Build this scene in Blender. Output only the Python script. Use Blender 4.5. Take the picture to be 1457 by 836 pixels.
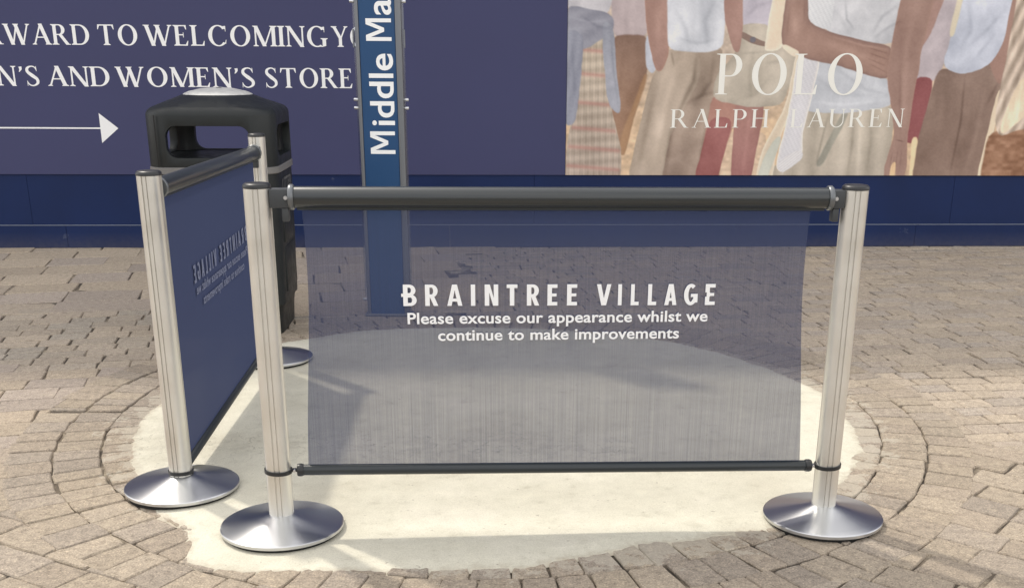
import bpy, bmesh, math, random
import numpy as np
from mathutils import Matrix, Vector
random.seed(11); np.random.seed(11)
PI = math.pi
for o in list(bpy.data.objects): bpy.data.objects.remove(o)
scene = bpy.context.scene
col = scene.collection

# ------------------------------------------------------------------ camera
F_PX, PITCH, ROLL, CX, CY, CAM_H = 1589.226, .3503, .0069, 760.92, 659.0, 1.304
cam = bpy.data.objects.new('camera', bpy.data.cameras.new('camera')); col.objects.link(cam)
cam.matrix_world = Matrix.Translation((0, 0, CAM_H)) @ Matrix.Rotation(PI/2 - PITCH, 4, 'X') @ Matrix.Rotation(ROLL, 4, 'Z')
cam.data.sensor_width = 36; cam.data.lens = 36*F_PX/1457
cam.data.shift_x = (728.5 - CX)/1457; cam.data.shift_y = (CY - 418)/1457
cam.data.clip_start = .05; cam.data.clip_end = 3000
scene.camera = cam

# ------------------------------------------------------------------ light
CLOUD = 11.0
SUN_EL, SUN_AZ = math.radians(54.5), math.radians(-45)      # azimuth from +Y towards +X
world = bpy.data.worlds.new('World'); scene.world = world; world.use_nodes = True
nt = world.node_tree; bg = nt.nodes['Background']
sky = nt.nodes.new('ShaderNodeTexSky'); sky.sky_type = 'NISHITA'; sky.sun_disc = False
sky.sun_elevation = SUN_EL; sky.sun_rotation = SUN_AZ
sky.air_density = 1.0; sky.dust_density = 3.0; sky.ozone_density = 1.0
tcw = nt.nodes.new('ShaderNodeTexCoord'); cn = nt.nodes.new('ShaderNodeTexNoise')      # thin high cloud over the blue
cn.inputs['Scale'].default_value = 2.2; cn.inputs['Detail'].default_value = 7; cn.inputs['Roughness'].default_value = .55
nt.links.new(tcw.outputs['Generated'], cn.inputs['Vector'])
cr = nt.nodes.new('ShaderNodeMapRange'); cr.inputs[1].default_value = .38; cr.inputs[2].default_value = .62; cr.inputs[3].default_value = .35; cr.inputs[4].default_value = .9
nt.links.new(cn.outputs[0], cr.inputs[0])
cm = nt.nodes.new('ShaderNodeMix'); cm.data_type = 'RGBA'; nt.links.new(cr.outputs[0], cm.inputs[0])
nt.links.new(sky.outputs[0], cm.inputs[6]); cm.inputs[7].default_value = (CLOUD*1.02, CLOUD*.985, CLOUD*.94, 1)
nt.links.new(cm.outputs[2], bg.inputs[0]); bg.inputs[1].default_value = .15
sl = bpy.data.lights.new('sun', 'SUN'); sl.energy = 2.0; sl.angle = math.radians(2.2); sl.color = (1, .93, .82)
sun = bpy.data.objects.new('sun', sl); col.objects.link(sun)
sd = Vector((math.sin(SUN_AZ)*math.cos(SUN_EL), math.cos(SUN_AZ)*math.cos(SUN_EL), math.sin(SUN_EL)))
sun.rotation_euler = sd.to_track_quat('Z', 'Y').to_euler(); sun.location = sd*30
vs = scene.view_settings; vs.view_transform = 'Standard'; vs.look = 'None'; vs.gamma = 1; vs.use_curve_mapping = False
vs.exposure = .26
scene.render.engine = 'CYCLES'
scene.cycles.transparent_max_bounces = 16

# ------------------------------------------------------------------ measuring helpers
def ray(u, v):
    c, s = math.cos(ROLL), math.sin(ROLL)
    a, b = u - CX, v - CY
    x, y = c*a + s*b, -s*a + c*b
    return Vector((x/F_PX, math.cos(PITCH) - y/F_PX*math.sin(PITCH), -math.sin(PITCH) - y/F_PX*math.cos(PITCH)))
EYE = Vector((0, 0, CAM_H))
def on_ground(u, v):
    d = ray(u, v); return EYE + d*(-CAM_H/d.z)
def on_plane(u, v, P, n):
    d = ray(u, v); return EYE + d*((Vector(P) - EYE).dot(n)/d.dot(n))

# ------------------------------------------------------------------ materials
def mat(name, rgb=(.5, .5, .5), rough=.6, metal=0., spec=.5, noise=0., nscale=20, bump=0., bscale=60, coat=0.):
    m = bpy.data.materials.new(name); m.use_nodes = True
    t = m.node_tree; p = t.nodes['Principled BSDF']
    p.inputs['Base Color'].default_value = (*rgb, 1); p.inputs['Roughness'].default_value = rough
    p.inputs['Metallic'].default_value = metal; p.inputs['Specular IOR Level'].default_value = spec
    p.inputs['Coat Weight'].default_value = coat
    tc = t.nodes.new('ShaderNodeTexCoord')
    if noise:
        n = t.nodes.new('ShaderNodeTexNoise'); n.inputs['Scale'].default_value = nscale; n.inputs['Detail'].default_value = 8
        t.links.new(tc.outputs['Object'], n.inputs['Vector'])
        r = t.nodes.new('ShaderNodeMapRange'); r.inputs[1].default_value = .3; r.inputs[2].default_value = .7
        r.inputs[3].default_value = 1 - noise; r.inputs[4].default_value = 1 + noise
        t.links.new(n.outputs[0], r.inputs[0])
        x = t.nodes.new('ShaderNodeVectorMath'); x.operation = 'SCALE'; x.inputs[0].default_value = rgb
        t.links.new(r.outputs[0], x.inputs['Scale']); t.links.new(x.outputs[0], p.inputs['Base Color'])
        q = t.nodes.new('ShaderNodeMapRange'); q.inputs[1].default_value = .3; q.inputs[2].default_value = .7
        q.inputs[3].default_value = max(0, rough - .08); q.inputs[4].default_value = min(1, rough + .1)
        t.links.new(n.outputs[0], q.inputs[0]); t.links.new(q.outputs[0], p.inputs['Roughness'])
    if bump:
        n2 = t.nodes.new('ShaderNodeTexNoise'); n2.inputs['Scale'].default_value = bscale; n2.inputs['Detail'].default_value = 6
        t.links.new(tc.outputs['Object'], n2.inputs['Vector'])
        b = t.nodes.new('ShaderNodeBump'); b.inputs['Strength'].default_value = bump; b.inputs['Distance'].default_value = .004
        t.links.new(n2.outputs[0], b.inputs['Height']); t.links.new(b.outputs[0], p.inputs['Normal'])
    return m
def tile(t, op, *ins):
    n = t.nodes.new('ShaderNodeMath'); n.operation = op
    for i, v in enumerate(ins):
        if isinstance(v, (int, float)): n.inputs[i].default_value = v
        else: t.links.new(v, n.inputs[i])
    return n.outputs[0]
def noise_out(t, vec, scale, detail=4, rough=.5):
    n = t.nodes.new('ShaderNodeTexNoise'); n.inputs['Scale'].default_value = scale
    n.inputs['Detail'].default_value = detail; n.inputs['Roughness'].default_value = rough
    t.links.new(vec, n.inputs['Vector']); return n.outputs[0]
def ramp(t, val, stops):
    r = t.nodes.new('ShaderNodeValToRGB'); e = r.color_ramp.elements
    while len(e) < len(stops): e.new(.5)
    for i, (p, c) in enumerate(stops): e[i].position = p; e[i].color = (*c, 1)
    t.links.new(val, r.inputs[0]); return r.outputs[0]
def mixc(t, fac, a, b, blend='MIX'):
    n = t.nodes.new('ShaderNodeMix'); n.data_type = 'RGBA'; n.blend_type = blend
    if isinstance(fac, (int, float)): n.inputs[0].default_value = fac
    else: t.links.new(fac, n.inputs[0])
    for k, v in ((6, a), (7, b)):
        if isinstance(v, tuple): n.inputs[k].default_value = (*v, 1)
        else: t.links.new(v, n.inputs[k])
    return n.outputs[2]

M = {}
M['hoard'] = mat('hoarding_vinyl', (.052, .056, .135), .55, spec=.32, noise=.05, nscale=1.3, bump=.04, bscale=3)
M['navy'] = mat('navy_board', (.007, .020, .083), .5, spec=.25, noise=.10, nscale=3, bump=.05, bscale=5)
M['white'] = mat('white_print', (.90, .91, .92), .5)
M['cream'] = mat('cream_print', (.90, .89, .83), .5)
M['ink'] = mat('ink_soaked_through', (.19, .215, .33), .6)
M['white_trim'] = mat('pale_edge', (.20, .23, .30), .5)
M['black'] = mat('black_plastic', (.018, .019, .021), .38)
M['rubber'] = mat('black_rubber', (.012, .012, .012), .8)
M['tube'] = mat('dark_grey_tube', (.026, .031, .034), .30, spec=.6, coat=.1)
M['bar'] = mat('charcoal_bar', (.022, .028, .032), .36, spec=.5)
M['bracket'] = mat('grey_bracket', (.045, .05, .055), .45)
M['collar'] = mat('grey_collar', (.16, .17, .18), .35, metal=.5)
M['alu'] = mat('anodised_aluminium', (.75, .735, .69), .38, metal=.82, noise=.02, nscale=8)
M['steel'] = mat('brushed_steel', (.62, .63, .64), .19, metal=1.)
M['binblack'] = mat('moulded_bin_plastic', (.013, .016, .017), .45, spec=.38, noise=.12, nscale=25, bump=.10, bscale=240)
M['binband'] = mat('bin_band', (.17, .165, .16), .5)
M['binlid'] = mat('galvanised_plate', (.66, .66, .63), .42, metal=.35, noise=.06, nscale=30)
M['embossed'] = mat('embossed_letters', (.14, .14, .135), .45)
M['dark'] = mat('dark_hole', (.01, .01, .01), .7)
M['signblue'] = mat('sign_blue', (.008, .058, .165), .35, noise=.04, nscale=4)
M['signrail'] = mat('sign_rail', (.20, .21, .23), .4, metal=.5)
M['bolt'] = mat('bolt_steel', (.65, .66, .68), .3, metal=.9)
t = M['steel'].node_tree; p = t.nodes['Principled BSDF']; tg = t.nodes.new('ShaderNodeTangent'); tg.direction_type = 'RADIAL'; tg.axis = 'Z'
t.links.new(tg.outputs[0], p.inputs['Tangent']); p.inputs['Anisotropic'].default_value = .75; p.inputs['Anisotropic Rotation'].default_value = .25
p.inputs['Roughness'].default_value = .31
t = M['navy'].node_tree; p = t.nodes['Principled BSDF']; tc = t.nodes.new('ShaderNodeTexCoord'); ob = tc.outputs['Object']
lk = p.inputs['Base Color'].links[0].from_socket
sc_ = tile(t, 'GREATER_THAN', tile(t, 'ADD', noise_out(t, ob, 3.5, 9, .72), tile(t, 'MULTIPLY', noise_out(t, ob, 60, 3, .6),   .12)), .735)
sz = t.nodes.new('ShaderNodeSeparateXYZ'); t.links.new(ob, sz.inputs[0])
spl = tile(t, 'MULTIPLY', tile(t, 'SUBTRACT', 1., tile(t, 'MINIMUM', 1., tile(t, 'MULTIPLY', sz.outputs[2], 9.))), noise_out(t, ob, 30, 6, .7))
c = mixc(t, tile(t, 'MULTIPLY', sc_, .12), lk, (.30, .32, .36)); c = mixc(t, tile(t, 'MULTIPLY', spl, .28), c, (.22, .19, .15))
t.links.new(c, p.inputs['Base Color'])
# clear side plates of the sign post
m = bpy.data.materials.new('clear_acrylic'); m.use_nodes = True; t = m.node_tree; p = t.nodes['Principled BSDF']
tr = t.nodes.new('ShaderNodeBsdfTransparent'); tr.inputs[0].default_value = (.80, .82, .86, 1)
gl = t.nodes.new('ShaderNodeBsdfGlossy'); gl.inputs['Roughness'].default_value = .12
mx = t.nodes.new('ShaderNodeMixShader'); mx.inputs[0].default_value = .10
t.links.new(tr.outputs[0], mx.inputs[1]); t.links.new(gl.outputs[0], mx.inputs[2])
t.links.new(mx.outputs[0], t.nodes['Material Output'].inputs[0]); M['acrylic'] = m

# woven mesh of the banners: fine threads that close up when seen aslant
m = bpy.data.materials.new('woven_mesh'); m.use_nodes = True; t = m.node_tree
t.nodes.remove(t.nodes['Principled BSDF'])
tc = t.nodes.new('ShaderNodeTexCoord'); mp = t.nodes.new('ShaderNodeMapping'); mp.inputs['Scale'].default_value = (560, 1, 2.0)
t.links.new(tc.outputs['Object'], mp.inputs[0])
thr = noise_out(t, mp.outputs[0], 1.0, 2, .6)
mp2 = t.nodes.new('ShaderNodeMapping'); mp2.inputs['Scale'].default_value = (9, 1, 1.2)
t.links.new(tc.outputs['Object'], mp2.inputs[0]); big = noise_out(t, mp2.outputs[0], 1.0, 3)
hole = tile(t, 'ADD', tile(t, 'MULTIPLY_ADD', thr, .31, .19), tile(t, 'MULTIPLY_ADD', big, .06, -.03))
hole = tile(t, 'MINIMUM', tile(t, 'MAXIMUM', hole, .10), .62)
ge = t.nodes.new('ShaderNodeNewGeometry'); dt = t.nodes.new('ShaderNodeVectorMath'); dt.operation = 'DOT_PRODUCT'
t.links.new(ge.outputs['Incoming'], dt.inputs[0]); t.links.new(ge.outputs['Normal'], dt.inputs[1])
cs = tile(t, 'MAXIMUM', tile(t, 'ABSOLUTE', dt.outputs['Value']), .05)
hole = tile(t, 'POWER', hole, tile(t, 'DIVIDE', 1.0, cs))
df = t.nodes.new('ShaderNodeBsdfDiffuse'); tl = t.nodes.new('ShaderNodeBsdfTranslucent')
mc = (.052, .072, .155)
df.inputs[0].default_value = (*mc, 1); tl.inputs[0].default_value = (.05, .058, .112, 1)
a1 = t.nodes.new('ShaderNodeMixShader'); a1.inputs[0].default_value = .35
t.links.new(df.outputs[0], a1.inputs[1]); t.links.new(tl.outputs[0], a1.inputs[2])
tr = t.nodes.new('ShaderNodeBsdfTransparent'); a2 = t.nodes.new('ShaderNodeMixShader')
gs = t.nodes.new('ShaderNodeBsdfGlossy'); gs.inputs['Roughness'].default_value = .45; a3 = t.nodes.new('ShaderNodeMixShader'); a3.inputs[0].default_value = .025
t.links.new(a1.outputs[0], a3.inputs[1]); t.links.new(gs.outputs[0], a3.inputs[2])
t.links.new(hole, a2.inputs[0]); t.links.new(a3.outputs[0], a2.inputs[1]); t.links.new(tr.outputs[0], a2.inputs[2])
t.links.new(a2.outputs[0], t.nodes['Material Output'].inputs[0]); M['mesh'] = m

# paving blocks: one colour per block, speckle, stains
m = bpy.data.materials.new('paving_blocks'); m.use_nodes = True; t = m.node_tree; p = t.nodes['Principled BSDF']
tc = t.nodes.new('ShaderNodeTexCoord'); ob = tc.outputs['Object']
at = t.nodes.new('ShaderNodeAttribute'); at.attribute_name = 'block_tint'
sp = noise_out(t, ob, 190, 3, .75); md = noise_out(t, ob, 38, 6, .65); lg = noise_out(t, ob, 1.1, 5, .6)
c = mixc(t, 1.0, at.outputs['Color'], ramp(t, sp, [(.34, (.55, .53, .51)), (.46, (1, 1, 1)), (.56, (1.0, 1.0, 1.0)), (.66, (1.65, 1.60, 1.50))]), 'MULTIPLY')
c = mixc(t, 1.0, c, ramp(t, md, [(.32, (.76, .75, .74)), (.5, (1, 1, 1)), (.68, (1.14, 1.13, 1.10))]), 'MULTIPLY')
c = mixc(t, 1.0, c, ramp(t, lg, [(.3, (.93, .93, .935)), (.5, (1, 1, 1)), (.7, (1.05, 1.04, 1.02))]), 'MULTIPLY')
sand = tile(t, 'GREATER_THAN', noise_out(t, ob, 14, 6, .7), .62)
c = mixc(t, tile(t, 'MULTIPLY', sand, .35), c, (.47, .40, .30))
# cement smeared over the blocks round the patch
vd = t.nodes.new('ShaderNodeVectorMath'); vd.operation = 'DISTANCE'; t.links.new(ob, vd.inputs[0]); vd.inputs[1].default_value = (-.13, 4.13, 0)
near = tile(t, 'SUBTRACT', 1., tile(t, 'MINIMUM', 1., tile(t, 'MAXIMUM', 0., tile(t, 'MULTIPLY', tile(t, 'SUBTRACT', vd.outputs['Value'], 1.36), 4.5))))
smr = tile(t, 'GREATER_THAN', tile(t, 'ADD', noise_out(t, ob, 11, 8, .72), tile(t, 'MULTIPLY', near, .30)), .735)
c = mixc(t, tile(t, 'MULTIPLY', smr, .45), c, (.50, .46, .38))
t.links.new(c, p.inputs['Base Color']); p.inputs['Roughness'].default_value = .88; p.inputs['Specular IOR Level'].default_value = .25
b = t.nodes.new('ShaderNodeBump'); b.inputs['Strength'].default_value = .8; b.inputs['Distance'].default_value = .004
hh = tile(t, 'ADD', tile(t, 'MULTIPLY', sp, .5), md)
t.links.new(hh, b.inputs['Height']); t.links.new(b.outputs[0], p.inputs['Normal']); M['paver'] = m
# joint sand
m = bpy.data.materials.new('joint_sand'); m.use_nodes = True; t = m.node_tree; p = t.nodes['Principled BSDF']
tc = t.nodes.new('ShaderNodeTexCoord'); ob = tc.outputs['Object']
n1 = noise_out(t, ob, 5, 5, .65); n2 = noise_out(t, ob, 220, 2, .6)
c = ramp(t, n1, [(.40, (.045, .036, .028)), (.54, (.16, .13, .095)), (.66, (.42, .36, .27))])
c = mixc(t, 1., c, ramp(t, n2, [(.3, (.6, .6, .6)), (.7, (1.2, 1.2, 1.2))]), 'MULTIPLY')
t.links.new(c, p.inputs['Base Color']); p.inputs['Roughness'].default_value = .95; M['joint'] = m
# concrete patch
m = bpy.data.materials.new('fresh_concrete'); m.use_nodes = True; t = m.node_tree; p = t.nodes['Principled BSDF']
tc = t.nodes.new('ShaderNodeTexCoord'); ob = tc.outputs['Object']
lg = noise_out(t, ob, 2.2, 6, .6); md = noise_out(t, ob, 13, 8, .7); fi = noise_out(t, ob, 240, 3, .6)
c = ramp(t, lg, [(.3, (.545, .515, .42)), (.5, (.605, .58, .48)), (.7, (.65, .62, .525))])
c = mixc(t, 1., c, ramp(t, md, [(.28, (.78, .77, .75)), (.42, (.95, .95, .945)), (.56, (1.0, 1.0, 1.0)), (.7, (1.06, 1.06, 1.05))]), 'MULTIPLY')
c = mixc(t, 1., c, ramp(t, fi, [(.34, (.87, .87, .86)), (.5, (1.0, 1.0, 1.0)), (.66, (1.06, 1.06, 1.06))]), 'MULTIPLY')
vo = t.nodes.new('ShaderNodeTexVoronoi'); vo.feature = 'DISTANCE_TO_EDGE'; vo.inputs['Scale'].default_value = 9
wv = t.nodes.new('ShaderNodeVectorMath'); wv.operation = 'MULTIPLY_ADD'
nn = t.nodes.new('ShaderNodeTexNoise'); nn.inputs['Scale'].default_value = 7; nn.inputs['Detail'].default_value = 6; t.links.new(ob, nn.inputs['Vector'])
t.links.new(nn.outputs['Color'], wv.inputs[0]); wv.inputs[1].default_value = (.35, .35, .35); t.links.new(ob, wv.inputs[2])
t.links.new(wv.outputs[0], vo.inputs['Vector'])
sx = t.nodes.new('ShaderNodeSeparateXYZ'); t.links.new(ob, sx.inputs[0])
band = tile(t, 'MULTIPLY', tile(t, 'SUBTRACT', 1., tile(t, 'MINIMUM', 1., tile(t, 'MULTIPLY', tile(t, 'ABSOLUTE', tile(t, 'SUBTRACT', sx.outputs[1], 3.72)), 3.6))),
            tile(t, 'LESS_THAN', sx.outputs[0], .35))
crk = tile(t, 'MULTIPLY', tile(t, 'LESS_THAN', vo.outputs['Distance'], .016), tile(t, 'MULTIPLY', band, tile(t, 'GREATER_THAN', md, .50)))
rgh = tile(t, 'MULTIPLY', band, tile(t, 'LESS_THAN', noise_out(t, ob, 17, 9, .75), .46))
c = mixc(t, tile(t, 'MULTIPLY', rgh, .28), c, (.36, .33, .27))
c = mixc(t, tile(t, 'MULTIPLY', crk, .65), c, (.22, .20, .16))
ra = t.nodes.new('ShaderNodeAttribute'); ra.attribute_name = 'rim'
rf = tile(t, 'MINIMUM', 1., tile(t, 'MAXIMUM', 0., tile(t, 'MULTIPLY', tile(t, 'SUBTRACT', tile(t, 'ADD', ra.outputs['Fac'], tile(t, 'MULTIPLY', noise_out(t, ob, 28, 7, .7), 1.3)), 1.15), 2.2)))
c = mixc(t, tile(t, 'MULTIPLY', rf, .75), c, (.40, .35, .27))
pit = tile(t, 'GREATER_THAN', noise_out(t, ob, 60, 2, .4), .745)
c = mixc(t, tile(t, 'MULTIPLY', pit, .55), c, (.25, .22, .18))
t.links.new(c, p.inputs['Base Color']); p.inputs['Roughness'].default_value = .9; p.inputs['Specular IOR Level'].default_value = .25
b = t.nodes.new('ShaderNodeBump'); b.inputs['Strength'].default_value = .5; b.inputs['Distance'].default_value = .006
hh = tile(t, 'SUBTRACT', tile(t, 'ADD', md, tile(t, 'MULTIPLY', fi, .25)), tile(t, 'MULTIPLY', rgh, .4))
t.links.new(hh, b.inputs['Height']); t.links.new(b.outputs[0], p.inputs['Normal']); M['concrete'] = m

# ------------------------------------------------------------------ mesh helpers
def obj(name, bm, material, parent=None, smooth=False):
    me = bpy.data.meshes.new(name)
    bmesh.ops.recalc_face_normals(bm, faces=bm.faces)
    bm.to_mesh(me); bm.free()
    if smooth is not False:
        for f in me.polygons: f.use_smooth = True
        if smooth is not True: me.set_sharp_from_angle(angle=math.radians(smooth))
    me.materials.append(material)
    o = bpy.data.objects.new(name, me); col.objects.link(o); o.parent = parent
    return o
def thing(name, label, cat, loc=(0, 0, 0), rz=0, group=None):
    o = bpy.data.objects.new(name, None); col.objects.link(o); o.location = loc; o.rotation_euler = (0, 0, rz)
    o.empty_display_size = .1
    o['label'] = label; o['category'] = cat
    if group: o['group'] = group
    return o
def box(bm, lo, hi, bev=0., seg=2):
    r = bmesh.ops.create_cube(bm, size=1.)
    for v in r['verts']:
        v.co = Vector([(a + b)/2 + c*(b - a) for a, b, c in zip(lo, hi, v.co)])
    if bev:
        es = list({e for v in r['verts'] for e in v.link_edges})
        bmesh.ops.bevel(bm, geom=es, offset=bev, segments=seg, affect='EDGES', profile=.6)
def lathe(bm, prof, n=64, axis='Z', c=(0, 0, 0)):
    rings = []
    for r, z in prof:
        if r < 1e-6: rings.append([bm.verts.new((0, 0, z))])
        else: rings.append([bm.verts.new((r*math.cos(2*PI*k/n), r*math.sin(2*PI*k/n), z)) for k in range(n)])
    for a, b in zip(rings, rings[1:]):
        for k in range(n):
            j = (k + 1) % n
            if len(a) == 1: bm.faces.new((a[0], b[k], b[j]))
            elif len(b) == 1: bm.faces.new((a[k], a[j], b[0]))
            else: bm.faces.new((a[k], a[j], b[j], b[k]))
    R = Matrix.Identity(4)
    if axis == 'X': R = Matrix.Rotation(PI/2, 4, 'Y')
    if axis == 'Y': R = Matrix.Rotation(-PI/2, 4, 'X')
    vs_ = [v for rg in rings for v in rg]
    for v in vs_: v.co = (R @ v.co) + Vector(c)
def prism(bm, pts, z0, z1):
    a = [bm.verts.new((x, y, z0)) for x, y in pts]; b = [bm.verts.new((x, y, z1)) for x, y in pts]
    n = len(pts)
    bm.faces.new(a[::-1]); bm.faces.new(b)
    for k in range(n): bm.faces.new((a[k], a[(k+1) % n], b[(k+1) % n], b[k]))
def tube_path(bm, pts, r, n=10):
    pts = [Vector(p) for p in pts]; rings = []
    for i, p in enumerate(pts):
        d = (pts[min(i+1, len(pts)-1)] - pts[max(i-1, 0)]).normalized()
        u = d.cross(Vector((0, 0, 1)) if abs(d.z) < .9 else Vector((1, 0, 0))).normalized(); w = d.cross(u)
        rings.append([bm.verts.new(p + (u*math.cos(2*PI*k/n) + w*math.sin(2*PI*k/n))*r) for k in range(n)])
    for a, b in zip(rings, rings[1:]):
        for k in range(n): bm.faces.new((a[k], a[(k+1) % n], b[(k+1) % n], b[k]))
    bm.faces.new(rings[0][::-1]); bm.faces.new(rings[-1])

# ------------------------------------------------------------------ lettering drawn with strokes
class Glyph:
    def __init__(s, T=.125, t=.042, sh=.03, sw=.085, br=.05):
        s.P = []; s.T, s.t, s.sh, s.sw, s.br = T, t, sh, sw, br
    def q(s, *pts): s.P.append(list(pts))
    def rect(s, x0, x1, y0, y1): s.q((x0, y0), (x1, y0), (x1, y1), (x0, y1))
    def diag(s, xa, ya, xb, yb, w, w2=None):
        w2 = w2 or w; s.q((xa-w/2, ya), (xa+w/2, ya), (xb+w2/2, yb), (xb-w2/2, yb))
    def serif(s, x0, x1, y, up):             # hairline foot under a stem x0..x1, up = +1 at the bottom, -1 at the top
        sw, sh, br = s.sw, s.sh, s.br
        s.q((x0-sw, y), (x1+sw, y), (x1+sw, y+up*sh), (x0-sw, y+up*sh))
        if br:
            s.q((x0-sw*.8, y+up*sh), (x0+.005, y+up*sh), (x0+.005, y+up*(sh+br)))
            s.q((x1+sw*.8, y+up*sh), (x1-.005, y+up*sh), (x1-.005, y+up*(sh+br)))
    def stem(s, x, w=None, y0=0, y1=1, bot=True, top=True):
        w = w or s.T; s.rect(x, x+w, y0, y1)
        if bot: s.serif(x, x+w, y0, 1)
        if top: s.serif(x, x+w, y1, -1)
    def ring(s, cx, cy, rx, ry, T, t, a0=0, a1=360, n=40):
        for k in range(n):
            u, v = [math.radians(a0 + (a1-a0)*(k+i)/n) for i in (0, 1)]
            s.q((cx+rx*math.cos(u), cy+ry*math.sin(u)), (cx+rx*math.cos(v), cy+ry*math.sin(v)),
                (cx+(rx-T)*math.cos(v), cy+(ry-t)*math.sin(v)), (cx+(rx-T)*math.cos(u), cy+(ry-t)*math.sin(u)))
    def bowl(s, x0, xc, y0, y1, rx, T, t):
        s.ring(xc, (y0+y1)/2, rx, (y1-y0)/2, T, t, -90, 90, 24)
        s.rect(x0, xc, y1-t, y1); s.rect(x0, xc, y0, y0+t)
    def path(s, pts, w):                      # Catmull-Rom strip with widths
        P = [Vector(p) for p in pts]; n = len(P); C = []; W = []
        for i in range(n-1):
            a, b, c, d = P[max(i-1, 0)], P[i], P[i+1], P[min(i+2, n-1)]
            for k in range(8):
                u = k/8; C.append(.5*((2*b)+(c-a)*u+(2*a-5*b+4*c-d)*u*u+(3*b-a-3*c+d)*u**3)); W.append(w[i]*(1-u)+w[i+1]*u)
        C.append(P[-1]); W.append(w[-1]); L = []
        for i in range(len(C)):
            d = (C[min(i+1, len(C)-1)] - C[max(i-1, 0)]).normalized(); nn_ = Vector((-d.y, d.x))
            L.append((C[i]+nn_*W[i]/2, C[i]-nn_*W[i]/2))
        for (a, b), (c, d) in zip(L, L[1:]): s.q(tuple(a), tuple(c), tuple(d), tuple(b))

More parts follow.
